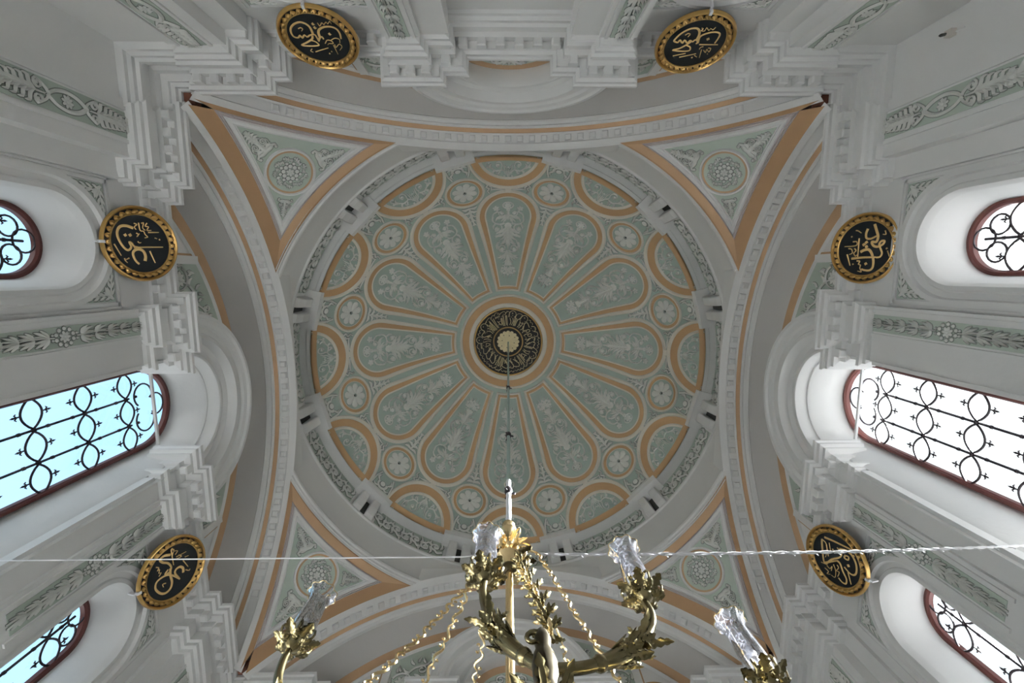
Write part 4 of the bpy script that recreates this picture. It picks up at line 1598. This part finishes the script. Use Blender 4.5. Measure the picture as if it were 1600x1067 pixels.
rr = random.Random(23)
wr = []
w = .0043
a = 0.0
while a < 2 * PI - .05:
    kind = rr.choice('AABBCCDE')
    if kind == 'A':        # a stand of tall uprights
        n = rr.randint(2, 4)
        for q in range(n):
            b = a + .055 * q
            r1 = rr.uniform(.170, .196)
            wr.append(('s', w * 1.15, w * .8, [polar(b + rr.uniform(-.02, .02), r1), polar(b, .150), polar(b + .01, rr.uniform(.110, .118))]))
        wr.append(('s', w, w * .7, [polar(a - .02, r1 + .004), polar(a + .05, .205), polar(a + .055 * n, .212), polar(a + .055 * n + .06, .200)]))
        a += .055 * n + .03
    elif kind == 'B':      # deep bowl near the rim with a dot
        wr.append(('s', w * 1.2, w * .7, [polar(a, .178), polar(a + .02, .204), polar(a + .11, .218), polar(a + .21, .211), polar(a + .25, .190), polar(a + .20, .176)]))
        wr.append(('b', .0036, polar(a + .12, .200)))
        wr.append(('s', w, w * .8, [polar(a + .04, .165), polar(a + .10, .140), polar(a + .06, .118)]))
        wr.append(('s', w, w * .8, [polar(a + .16, .168), polar(a + .20, .145), polar(a + .15, .116)]))
        a += .25
    elif kind == 'C':      # long slanting kaf with its loop
        wr.append(('s', w, w, [polar(a, .168), polar(a + .20, .126)]))
        wr.append(('s', w, w, [polar(a, .168), polar(a + .05, .186), polar(a + .24, .176)]))
        wr.append(('s', w, w * .8, [polar(a + .03, .150), polar(a + .10, .132), polar(a + .06, .116)]))
        wr.append(('s', w * .9, w * .6, [polar(a + .02, .205), polar(a + .07, .214), polar(a + .12, .203), polar(a + .18, .212), polar(a + .23, .202)]))
        a += .24
    elif kind == 'D':      # looped he and waw
        c = a + .08
        wr.append(('s', w, w, [polar(c - .05, .150), polar(c - .02, .166), polar(c + .06, .166), polar(c + .07, .148), polar(c + .01, .140), polar(c - .05, .150), polar(c - .09, .132), polar(c - .04, .114)]))
        wr.append(('s', w * 1.1, w * .6, [polar(c - .07, .192), polar(c, .210), polar(c + .10, .208), polar(c + .13, .190), polar(c + .07, .184)]))
        a += .2
    else:                  # tooth strokes
        wr.append(('s', w, w * .8, [polar(a + .03 * q, .180 + (.012 if q % 2 else 0)) for q in range(7)]))
        wr.append(('s', w, w * .8, [polar(a + .02, .160), polar(a + .12, .124), polar(a + .19, .152), polar(a + .05, .150)]))
        wr.append(('s', w, w * .6, [polar(a + .01, .205), polar(a + .10, .217), polar(a + .19, .208)]))
        a += .2
for q in range(70):
    wr.append(('b', .0024, polar(rr.uniform(0, 2 * PI), rr.uniform(.113, .220))))
for q in range(34):
    b, r = rr.uniform(0, 2 * PI), rr.uniform(.122, .205)
    wr.append(('s', .0026, .002, [polar(b, r), polar(b + .03, r + .006), polar(b + .05, r - .001), polar(b + .08, r + .005)]))
lay(wr, eye_map, .003, .008).build('lettering', M_PALEGOLD, ir, True, angle=1.2)
pr = [('b', .020, (0, 0))]
for j in range(16):
    a = 2 * PI * j / 16
    pr.append(('s', .012, .026, [polar(a, .012), polar(a, .040), polar(a, .066)]))
    pr.append(('b', .0135, polar(a, .064)))
lay(pr, eye_map, .004, .012).build('rosette', M_PALEGOLD, ir, True, angle=1.2)
lay([('b', .0035, polar(2 * PI * j / 8 + .2, .042 + .012 * (j % 2))) for j in range(8)], lambda x, y, h: eye_map(x, y, h + .003), .002, .01).build('rosette_hole', M_DARK, ir)

# ------------------------------------------------------------------ chandelier
ch = empty('chandelier', Matrix.Translation(W((-.0146, 0, -1.30))))
tag(ch, 'brass chandelier with leafy arms, chains and engraved glass shades hung from the dome', 'chandelier')
inv = ch.matrix_world.inverted()


def chp(mb, name, m, parent=None, smooth=True, ang=.9):
    """part of the chandelier, geometry given in bay units, origin kept at the chandelier's base"""
    me = mb.mesh(name)
    me.transform(inv)
    if m is not None:
        me.materials.append(m)
    if smooth:
        me.polygons.foreach_set('use_smooth', [True] * len(me.polygons))
        me.set_sharp_from_angle(angle=ang)
    o = bpy.data.objects.new(name, me)
    COL.objects.link(o)
    o.parent = parent or ch
    return o


def rodx(z):
    return .004 + (-.0146 - .004) * (1.58 - z) / (1.58 + .82)


mb = MB()
tube(mb, [(rodx(1.59), -.003, 1.59), (rodx(-.6), 0, -.6)], .0048, 10)
rod = chp(mb, 'suspension_rod', M_STEEL)
mb = MB()
tube(mb, [(rodx(-.60), 0, -.60), (rodx(-.80), 0, -.80)], .0052, 12)
chp(mb, 'sunlit_rod', M_LAMP)  # white colour stands in for sunlight on this length of rod
for z in (.2824, -.2951, -.6522):
    mb = MB()
    lathe(mb, [(.003, .016), (.0075, .012), (.0085, .004), (.0085, -.004), (.006, -.012), (.003, -.016)], (rodx(z), 0, z), 12)
    for q in range(3):
        a = q * 2.1
        tube(mb, [(rodx(z), 0, z - .004), (rodx(z) + .014 * math.cos(a), .014 * math.sin(a), z - .010)], .0022, 5)
    chp(mb, 'coupling', M_IRON2, rod)
bx = -.0148
# crown boss: turned knobs, collar, leaf skirt
mb = MB()
lathe(mb, [(.004, -.775), (.0095, -.785), (.0125, -.792), (.009, -.800), (.013, -.806), (.0155, -.812), (.010, -.820), (.009, -.828), (.009, -.858), (.013, -.862), (.017, -.868), (.012, -.875),
           (.016, -.880), (.022, -.890), (.024, -.897), (.017, -.905), (.013, -.912), (.010, -.918)], (bx, 0, 0), 24)
boss = chp(mb, 'crown_boss', M_GBRASS)


def curled_leaf(mb, base, out, up, ln, w, curl, n=15):
    """acanthus leaf: midrib curve from base, spreading by w, with toothed lobes and a folded midrib"""
    n = 15
    out = Vector(out).normalized()
    up = Vector(up).normalized()
    side = out.cross(up)
    if side.length < 1e-3:
        side = Vector((1, 0, 0))
    side.normalize()
    rows = []
    for i in range(n + 1):
        t = i / n
        c = Vector(base) + out * (ln * (t - .25 * curl * t ** 3)) + up * (ln * curl * t * t * .6)
        env = math.sin(PI * min(1, .15 + .85 * t)) ** .7
        tooth = .55 + .45 * abs(math.sin(PI * (4.2 * t + .25)))
        ww = w * env * tooth + 1e-4
        wi = w * env * .42 + 5e-5
        lift = up * (w * env * .55)
        rows.append([tuple(c - side * ww + lift), tuple(c - side * wi + lift * .1), tuple(c + up * w * .22 * env), tuple(c + side * wi + lift * .1), tuple(c + side * ww + lift)])
    mb.grid(rows)


for j in range(10):
    a = 2 * PI * j / 10
    mb = MB()
    curled_leaf(mb, (bx + .014 * math.cos(a), .014 * math.sin(a), -.893), (math.cos(a), math.sin(a), -.9), (math.cos(a), math.sin(a), .7), .030, .0075, .9)
    chp(mb, 'boss_leaf', M_GBRASS if j % 3 else M_BRASSD, boss)
for j in range(8):
    a = 2 * PI * j / 8 + .3
    mb = MB()
    curled_leaf(mb, (bx + .012 * math.cos(a), .012 * math.sin(a), -.862), (math.cos(a), math.sin(a), .55), (-math.cos(a) * .4, -math.sin(a) * .4, 1), .020, .0055, -.8)
    chp(mb, 'boss_leaf', M_GBRASS, boss)
for j in range(6):
    a = 2 * PI * j / 6
    mb = MB()
    pts = spiral((0, 0), .016, .004, PI * .9, -1.3, 12)
    tube(mb, [(bx + (.026 + x) * math.cos(a), (.026 + x) * math.sin(a), -.862 + y) for x, y in pts], [.0022 - .0008 * i / 12 for i in range(13)], 6)
    chp(mb, 'boss_scroll', M_GBRASS, boss)
mb = MB()
tube(mb, [(bx, 0, -.90), (-.0160, 0, -1.26)], .0056, 14)
chp(mb, 'gold_stem', M_GBRASS)
# socket flower around the head of the stem
mb = MB()
lathe(mb, [(.006, -.930), (.012, -.925), (.013, -.918), (.009, -.912)], (bx, 0, 0), 18)
chp(mb, 'stem_collar', M_BRASSD, boss)


def link_shape(mb, p, d, ln, w, r, flip):
    """one S-scroll link of the ornamental chains with side leaves"""
    p, d = Vector(p), Vector(d).normalized()
    s = d.cross(Vector((.2, -.85, .5))).normalized() * flip
    pts = []
    for i in range(15):
        t = i / 14
        a = (t - .5) * 2
        x = w * math.sin(a * PI * 1.0) * (1.0 if abs(a) < .7 else .8)
        y = ln * (.5 + .5 * a * (1.0 if abs(a) < .75 else .92))
        pts.append(tuple(p + d * y + s * x))
    tube(mb, pts, [r * (.7 + .5 * math.sin(PI * i / 14)) for i in range(15)], 5)
    for t, sg in ((.15, 1), (.85, -1)):
        c = p + d * (ln * t)
        q = [tuple(c + s * (sg * w * (.55 + .55 * (1 - j / 9) * math.cos(j * .62))) + d * (w * .6 * (1 - j / 9) * math.sin(j * .62) * sg)) for j in range(10)]
        tube(mb, q, [r * .9 * (1 - .05 * j) for j in range(10)], 5)
    c = p + d * (ln * .5)
    curled_leaf(mb, tuple(c), tuple(d * .6 + s * .8), tuple(s * .4 - d), w * 1.3, w * .35, .6, 5)


def chain(name, pts, ln, w, r, m):
    P = crom(pts, .004)
    L = [0]
    for a, b in zip(P, P[1:]):
        L.append(L[-1] + math.dist(a, b))
    tot = L[-1]
    n = max(2, int(tot / ln))
    root = empty(name, ch.matrix_world.copy())
    root.parent = ch
    root.matrix_parent_inverse = inv

    def at(s):
        s = min(tot, max(0, s))
        for i in range(len(P) - 1):
            if L[i + 1] >= s:
                t = (s - L[i]) / max(1e-9, L[i + 1] - L[i])
                return [P[i][k] + (P[i + 1][k] - P[i][k]) * t for k in range(3)]
        return list(P[-1])
    for i in range(n):
        a, b = at(tot * i / n), at(tot * (i + 1) / n)
        mb = MB()
        link_shape(mb, a, [b[k] - a[k] for k in range(3)], math.dist(a, b) * 1.06, w, r, 1 if i % 2 else -1)
        chp(mb, 'chain_link', m, root, True, 1.2)
    return root


def extend(pts, k):
    a, b = pts[-2], pts[-1]
    return pts + [tuple(b[i] + (b[i] - a[i]) * k for i in range(3))]


chain('hanging_chain', extend([(-.045, 0, -.905), (-.0729, 0, -.9539), (-.1312, -.01, -1.0742), (-.1693, -.02, -1.1458)], .9), .026, .0042, .0016, M_GBRASS)
chain('hanging_chain', extend([(-.035, .012, -.893), (-.0664, .02, -.9066), (-.1012, .06, -.9675), (-.1338, .1, -1.0215)], 1.5), .026, .0048, .0018, M_GBRASS)
chain('hanging_chain', extend([(-.030, .01, -.902), (-.046, .02, -.9071), (-.0565, .1, -.9193), (-.0686, .18, -.9395)], .6), .030, .0055, .0017, M_GBRASS)
chain('hanging_chain', extend([(.014, 0, -.866), (.0308, 0, -.8738), (.0726, -.01, -1.034), (.1032, -.02, -1.151)], 1.0), .030, .0036, .0018, M_GBRASS)
chain('hanging_chain', extend([(.034, .02, -.99), (.0516, .03, -1.0134), (.0603, .06, -1.024), (.0695, .1, -1.0255)], 1.0), .024, .0042, .0014, M_GBRASS)

# leafy hanger down to the near bracket
lh = empty('leaf_hanger', ch.matrix_world.copy())
lh.parent = ch
lh.matrix_parent_inverse = inv
HP = crom([(.006, -.006, -.895), (.0035, -.02, -.9433), (.0221, -.06, -1.0748), (.026, -.1, -1.185)], .004)
mb = MB()
tube(mb, HP, .0026, 6)
chp(mb, 'hanger_core', M_BRASS, lh)
for i in range(2, len(HP) - 3, 3):
    c = Vector(HP[i])
    d = (Vector(HP[min(i + 2, len(HP) - 1)]) - c).normalized()
    for q in range(3):
        a = i * .9 + q * 2.1
        x = d.cross(Vector((0, 1, .2))).normalized()
        y = d.cross(x)
        o = x * math.cos(a) + y * math.sin(a)
        mb = MB()
        curled_leaf(mb, tuple(c), tuple(o * 1.0 + d * .25), tuple(-d + o * .2), .019, .0030, .9, 6)
        chp(mb, 'hanger_leaf', M_BRASS if (i + q) % 4 else M_GBRASS, lh, True, 1.2)

# near bracket: dark scrolled hub
mb = MB()
rows_h = [(.002, -1.180), (.006, -1.186), (.0085, -1.196), (.007, -1.206), (.010, -1.214), (.012, -1.226), (.0115, -1.238), (.009, -1.246), (.011, -1.254), (.013, -1.268), (.011, -1.30)]
lathe(mb, rows_h, (.0145, -.110, 0), 20)
hub = chp(mb, 'bracket_hub', M_BRASSD)
mb = MB()
tube(mb, [(.006 + x, -.113, -1.196 + y) for x, y in spiral((0, 0), .010, .002, -1.2, 1.5, 18)], [.0034 - .0020 * i / 18 for i in range(19)], 8)
chp(mb, 'hub_scroll', M_BRASS, hub)
for j in range(7):
    a = 2 * PI * j / 7
    mb = MB()
    curled_leaf(mb, (.0145 + .011 * math.cos(a), -.110 + .011 * math.sin(a), -1.272), (math.cos(a) * .5, math.sin(a) * .5, 1), (math.cos(a), math.sin(a), -.2), .034, .0065, .6)
    chp(mb, 'hub_leaf', M_BRASS, hub)


def arm(pts, r0, r1, leaf_from, leaf_to):
    P, Rr = rad_curve(pts, [r0 + (r1 - r0) * i / (len(pts) - 1) for i in range(len(pts))], .004)
    mb = MB()
    tube(mb, P, Rr, 12)
    o = chp(mb, 'lamp_arm', M_BRASS)
    n = len(P)
    # sheath of long acanthus leaves around the lower arm
    i0, i1 = int(n * leaf_from), int(n * leaf_to)
    mb = MB()
    tube(mb, P[i0:i1], [Rr[i] * (1.15 + .45 * math.sin(PI * (i - i0) / max(1, i1 - i0 - 1))) for i in range(i0, i1)], 12)
    chp(mb, 'leaf_sheath', M_BRASS, o)
    for q in range(4):
        i = i0 + int((i1 - i0) * (.12 + .20 * q))
        c = Vector(P[i])
        d = (Vector(P[i - 2]) - c).normalized()
        x = d.cross(Vector((0, -1, .3))).normalized()
        y = d.cross(x)
        for j in range(4):
            a = q * .8 + j * PI / 2
            u = x * math.cos(a) + y * math.sin(a)
            mb = MB()
            curled_leaf(mb, tuple(c + u * Rr[i] * 1.1), tuple(d + u * .12), tuple(u), .032, .0052, .30 if q else .9, 8)
            chp(mb, 'arm_leaf', M_BRASS, o, True, 1.2)
    # a curled leaf tip standing off the bend
    c = Vector(P[i0 + 1])
    d = (Vector(P[max(0, i0 - 4)]) - c).normalized()
    for u in (Vector((0, -.6, -.8)), Vector((.2, .2, .9))):
        mb = MB()
        curled_leaf(mb, tuple(c + u * .006), tuple(d * .5 + u), tuple(u - d), .022, .0045, 1.0, 8)
        chp(mb, 'arm_leaf', M_BRASS, o, True, 1.2)
    # collar ring near the hub end
    k_ = min(n - 3, i1)
    mb = MB()
    tube(mb, P[k_ - 2:k_ + 2], [Rr[k_] * 1.05, Rr[k_] * 1.4, Rr[k_] * 1.4, Rr[k_] * 1.05], 12)
    chp(mb, 'arm_collar', M_BRASS, o)
    return o


def lamp(base, hgt=.088, tilt=0.0):
    b = Vector(base)
    root = empty('lamp_cup', ch.matrix_world.copy())
    root.parent = ch
    root.matrix_parent_inverse = inv
    mb = MB()
    lathe(mb, [(.003, -.016), (.008, -.012), (.012, -.004), (.0135, .006), (.012, .010), (.006, .010)], b, 18)
    chp(mb, 'cup', M_BRASS, root)
    for j in range(6):
        a = 2 * PI * j / 6 + .3
        mb = MB()
        o = Vector((math.cos(a), math.sin(a), 0))
        curled_leaf(mb, tuple(b + o * .007 + Vector((0, 0, -.006))), tuple(o * .75 + Vector((0, 0, .9))), tuple(o - Vector((0, 0, .5))), .026, .0078, .7, 8)
        chp(mb, 'cup_leaf', M_BRASS, root, True, 1.2)
        a += PI / 6
        o = Vector((math.cos(a), math.sin(a), 0))
        mb = MB()
        curled_leaf(mb, tuple(b + o * .007 + Vector((0, 0, -.008))), tuple(o + Vector((0, 0, -.35))), tuple(o * .2 + Vector((0, 0, 1))), .020, .0058, .7, 7)
        chp(mb, 'cup_leaf', M_BRASS, root, True, 1.2)
        mb = MB()
        tube(mb, [tuple(b + o * (.017 + .007 * math.cos(q)) + Vector((0, 0, .004 + .009 * math.sin(q)))) for q in [i * .7 for i in range(10)]], .0016, 5)
        chp(mb, 'cup_scroll', M_BRASS, root)
    # glass chimney: waisted, with a fluted flaring mouth
    pr = [(.0125, .004), (.0145, .012), (.0158, .024), (.0155, .040), (.0145, .054), (.0138, .064), (.0142, .072), (.0165, .079), (.0192, .084), (.0205, .0865)]
    sc = hgt / .0865

    def wob(j, a):
        k = max(0, j - 5) / 4
        return .075 * k * k * math.cos(9 * a)
    mb = MB()
    lathe(mb, [(r, z * sc) for r, z in pr], b, 54, wob)
    chp(mb, 'glass_shade', M_CUT, root, True, 3)
    mb = MB()
    rimp = []
    for q in range(55):
        a = 2 * PI * q / 54
        r = .0205 * (1 + .075 * math.cos(9 * a))
        rimp.append((b[0] + r * math.cos(a), b[1] + r * math.sin(a), b[2] + hgt))
    tube(mb, rimp, .0007, 5, False)
    chp(mb, 'gilt_mouth', M_GBRASS, root)
    # candle tube and flame-shaped bulb
    mb = MB()
    lathe(mb, [(.0045, .004), (.0048, .026), (.0058, .028), (.0030, .030)], b, 12)
    chp(mb, 'candle_tube', M_DEVICE, root)
    mb = MB()
    lathe(mb, [(.0030, .030), (.0065, .036), (.0078, .044), (.0068, .052), (.0040, .060), (.0008, .066)], b, 14)
    chp(mb, 'bulb', M_LAMP, root)
    return root


arm([(-.0463, -.085, -1.0667), (-.0476, -.085, -1.0904), (-.0443, -.086, -1.1136), (-.0369, -.09, -1.1437), (-.027, -.095, -1.1698), (-.0144, -.1, -1.1924), (0., -.105, -1.212), (.0123, -.11, -1.227)], .0042, .0062, .46, .86)
arm([(.1384, -.085, -1.1107), (.1402, -.085, -1.1263), (.1367, -.086, -1.1441), (.1249, -.09, -1.1668), (.1088, -.094, -1.1863), (.0877, -.1, -1.2044), (.067, -.104, -1.2166), (.0451, -.107, -1.2251), (.0161, -.11, -1.2298)], .0042, .0058, .40, .74)
arm([(-.2858, 0, -1.0718), (-.287, 0, -1.0847), (-.2844, 0, -1.1035), (-.2782, 0, -1.1228), (-.2579, 0, -1.1573), (-.222, 0, -1.1792), (-.18, 0, -1.20)], .0042, .006, .5, .86)
arm([(.2765, 0, -1.140), (.276, 0, -1.155), (.272, 0, -1.175), (.26, 0, -1.20), (.235, 0, -1.215)], .0042, .006, .5, .86)
lamp((-.0468, -.085, -1.0560))
lamp((.1405, -.085, -1.0950))
lamp((-.2855, 0, -1.0610))
lamp((.2765, 0, -1.1290), .092)
# ring that carries the brackets, just below the picture
mb = MB()
tube(mb, [(bx + .22 * math.cos(2 * PI * i / 48), .02 + .135 * math.sin(2 * PI * i / 48), -1.285) for i in range(49)], .008, 10, False)
chp(mb, 'carrying_ring', M_BRASS)
# side rod with its ring finial
mb = MB()
tube(mb, [(.3186, .05, -.992), (.3206, .05, -1.05), (.3226, .05, -1.14), (.318, .05, -1.26)], [.0022, .0034, .0040, .0042], 10)
hr = chp(mb, 'hook_rod', M_GBRASS)
mb = MB()
tube(mb, [(.3186 + .0062 * math.cos(q * .45), .05, -.982 + .0075 * math.sin(q * .45)) for q in range(13)], .0011, 6)
chp(mb, 'ring_finial', M_GBRASS, hr)
for z, r in ((-.994, .0042), (-1.010, .0040), (-1.03, .0046)):
    mb = MB()
    lathe(mb, [(.002, .004), (r, .0015), (r, -.0015), (.002, -.004)], (.3187, .05, z), 10)
    chp(mb, 'rod_bead', M_GBRASS, hr)
# two lily buds on the ring beside the stem
for x in (-.030, .002):
    mb = MB()
    lathe(mb, [(.003, -1.165), (.0085, -1.155), (.0095, -1.145), (.006, -1.130), (.0008, -1.118)], (x, .01, -.0), 12, lambda j, a: .10 * math.cos(4 * a))
    tube(mb, [(x, .01, -1.163), (x, .012, -1.28)], .0022, 6)
    chp(mb, 'lily_bud', M_BRASS)

# ------------------------------------------------------------------ wires
mb = MB()
P = [(-1.15, .167, -.6158), (-.0934, 0, -.8856), (bx, 0, -.872)]
tube(mb, [W(p) for p in P], .0075, 6)
me = mb.mesh('wire', False)
wo = link('wire', me, M_WIRE, None, True)
tag(wo, 'thin pale wire from the left wall to the head of the chandelier', 'wire')
root = empty('twisted_cable', Matrix.Translation(W((bx, 0, -.872))))
tag(root, 'white twisted cable with small clips from chandelier head to the right wall', 'cable')
A = Vector((bx + .02, 0, -.8805))
B = Vector((1.13, .1390, -.6515))
nseg = 150
for sg in (0, PI):
    pts = []
    for i in range(nseg + 1):
        t = i / nseg
        c = A.lerp(B, t)
        c.z -= .010 * math.sin(PI * t)
        ph = t * 2 * PI * 17 + sg
        pts.append(W((c.x, c.y + .0017 * math.cos(ph), c.z + .0017 * math.sin(ph))))
    mb = MB()
    tube(mb, pts, .0095, 6)
    me = mb.mesh('strand', False)
    o = link('strand', me, M_WIRE, None, True)
    o.parent = root
    o.matrix_parent_inverse = root.matrix_world.inverted()
for i in range(1, 22):
    t = i / 22
    c = A.lerp(B, t)
    c.z -= .010 * math.sin(PI * t)
    mb = MB()
    p = W(c)
    tube(mb, [(p[0] - .03, p[1], p[2]), (p[0] + .03, p[1], p[2])], .017, 6)
    tube(mb, [(p[0], p[1], p[2]), (p[0] + .01, p[1], p[2] - .06)], .006, 5)
    o = link('clip', mb.mesh('clip', False), M_WIRE, None, True)
    o.parent = root
    o.matrix_parent_inverse = root.matrix_world.inverted()

# ------------------------------------------------------------------ small detector on the right-hand corner wall
f = wallmap('right')
root = empty('wall_detector', Matrix.Translation(W(f(-1.050, 1.1035, -.346))))
tag(root, 'small beige detector on the plain wall by the back right corner', 'detector')
iv = root.matrix_world.inverted()


def dev(mb, name, m):
    me = mb.mesh(name)
    me.transform(iv)
    o = link(name, me, m, None, True, .6)
    o.parent = root
    return o


mb = MB()
mb.box(-1.058, -1.042, 1.088, 1.104, -.356, -.338, f)
dev(mb, 'housing', M_DEVICE)
mb = MB()
tube(mb, [f(-1.050, 1.090, -.343), f(-1.049, 1.080, -.338), f(-1.047, 1.074, -.341)], [.0035, .004, .002], 8)
dev(mb, 'sensor_head', M_DARK)
mb = MB()
tube(mb, [f(-1.050, 1.102, -.356), f(-1.050, 1.102, -.378)], .0022, 6)
dev(mb, 'cable_stub', M_WHITE)
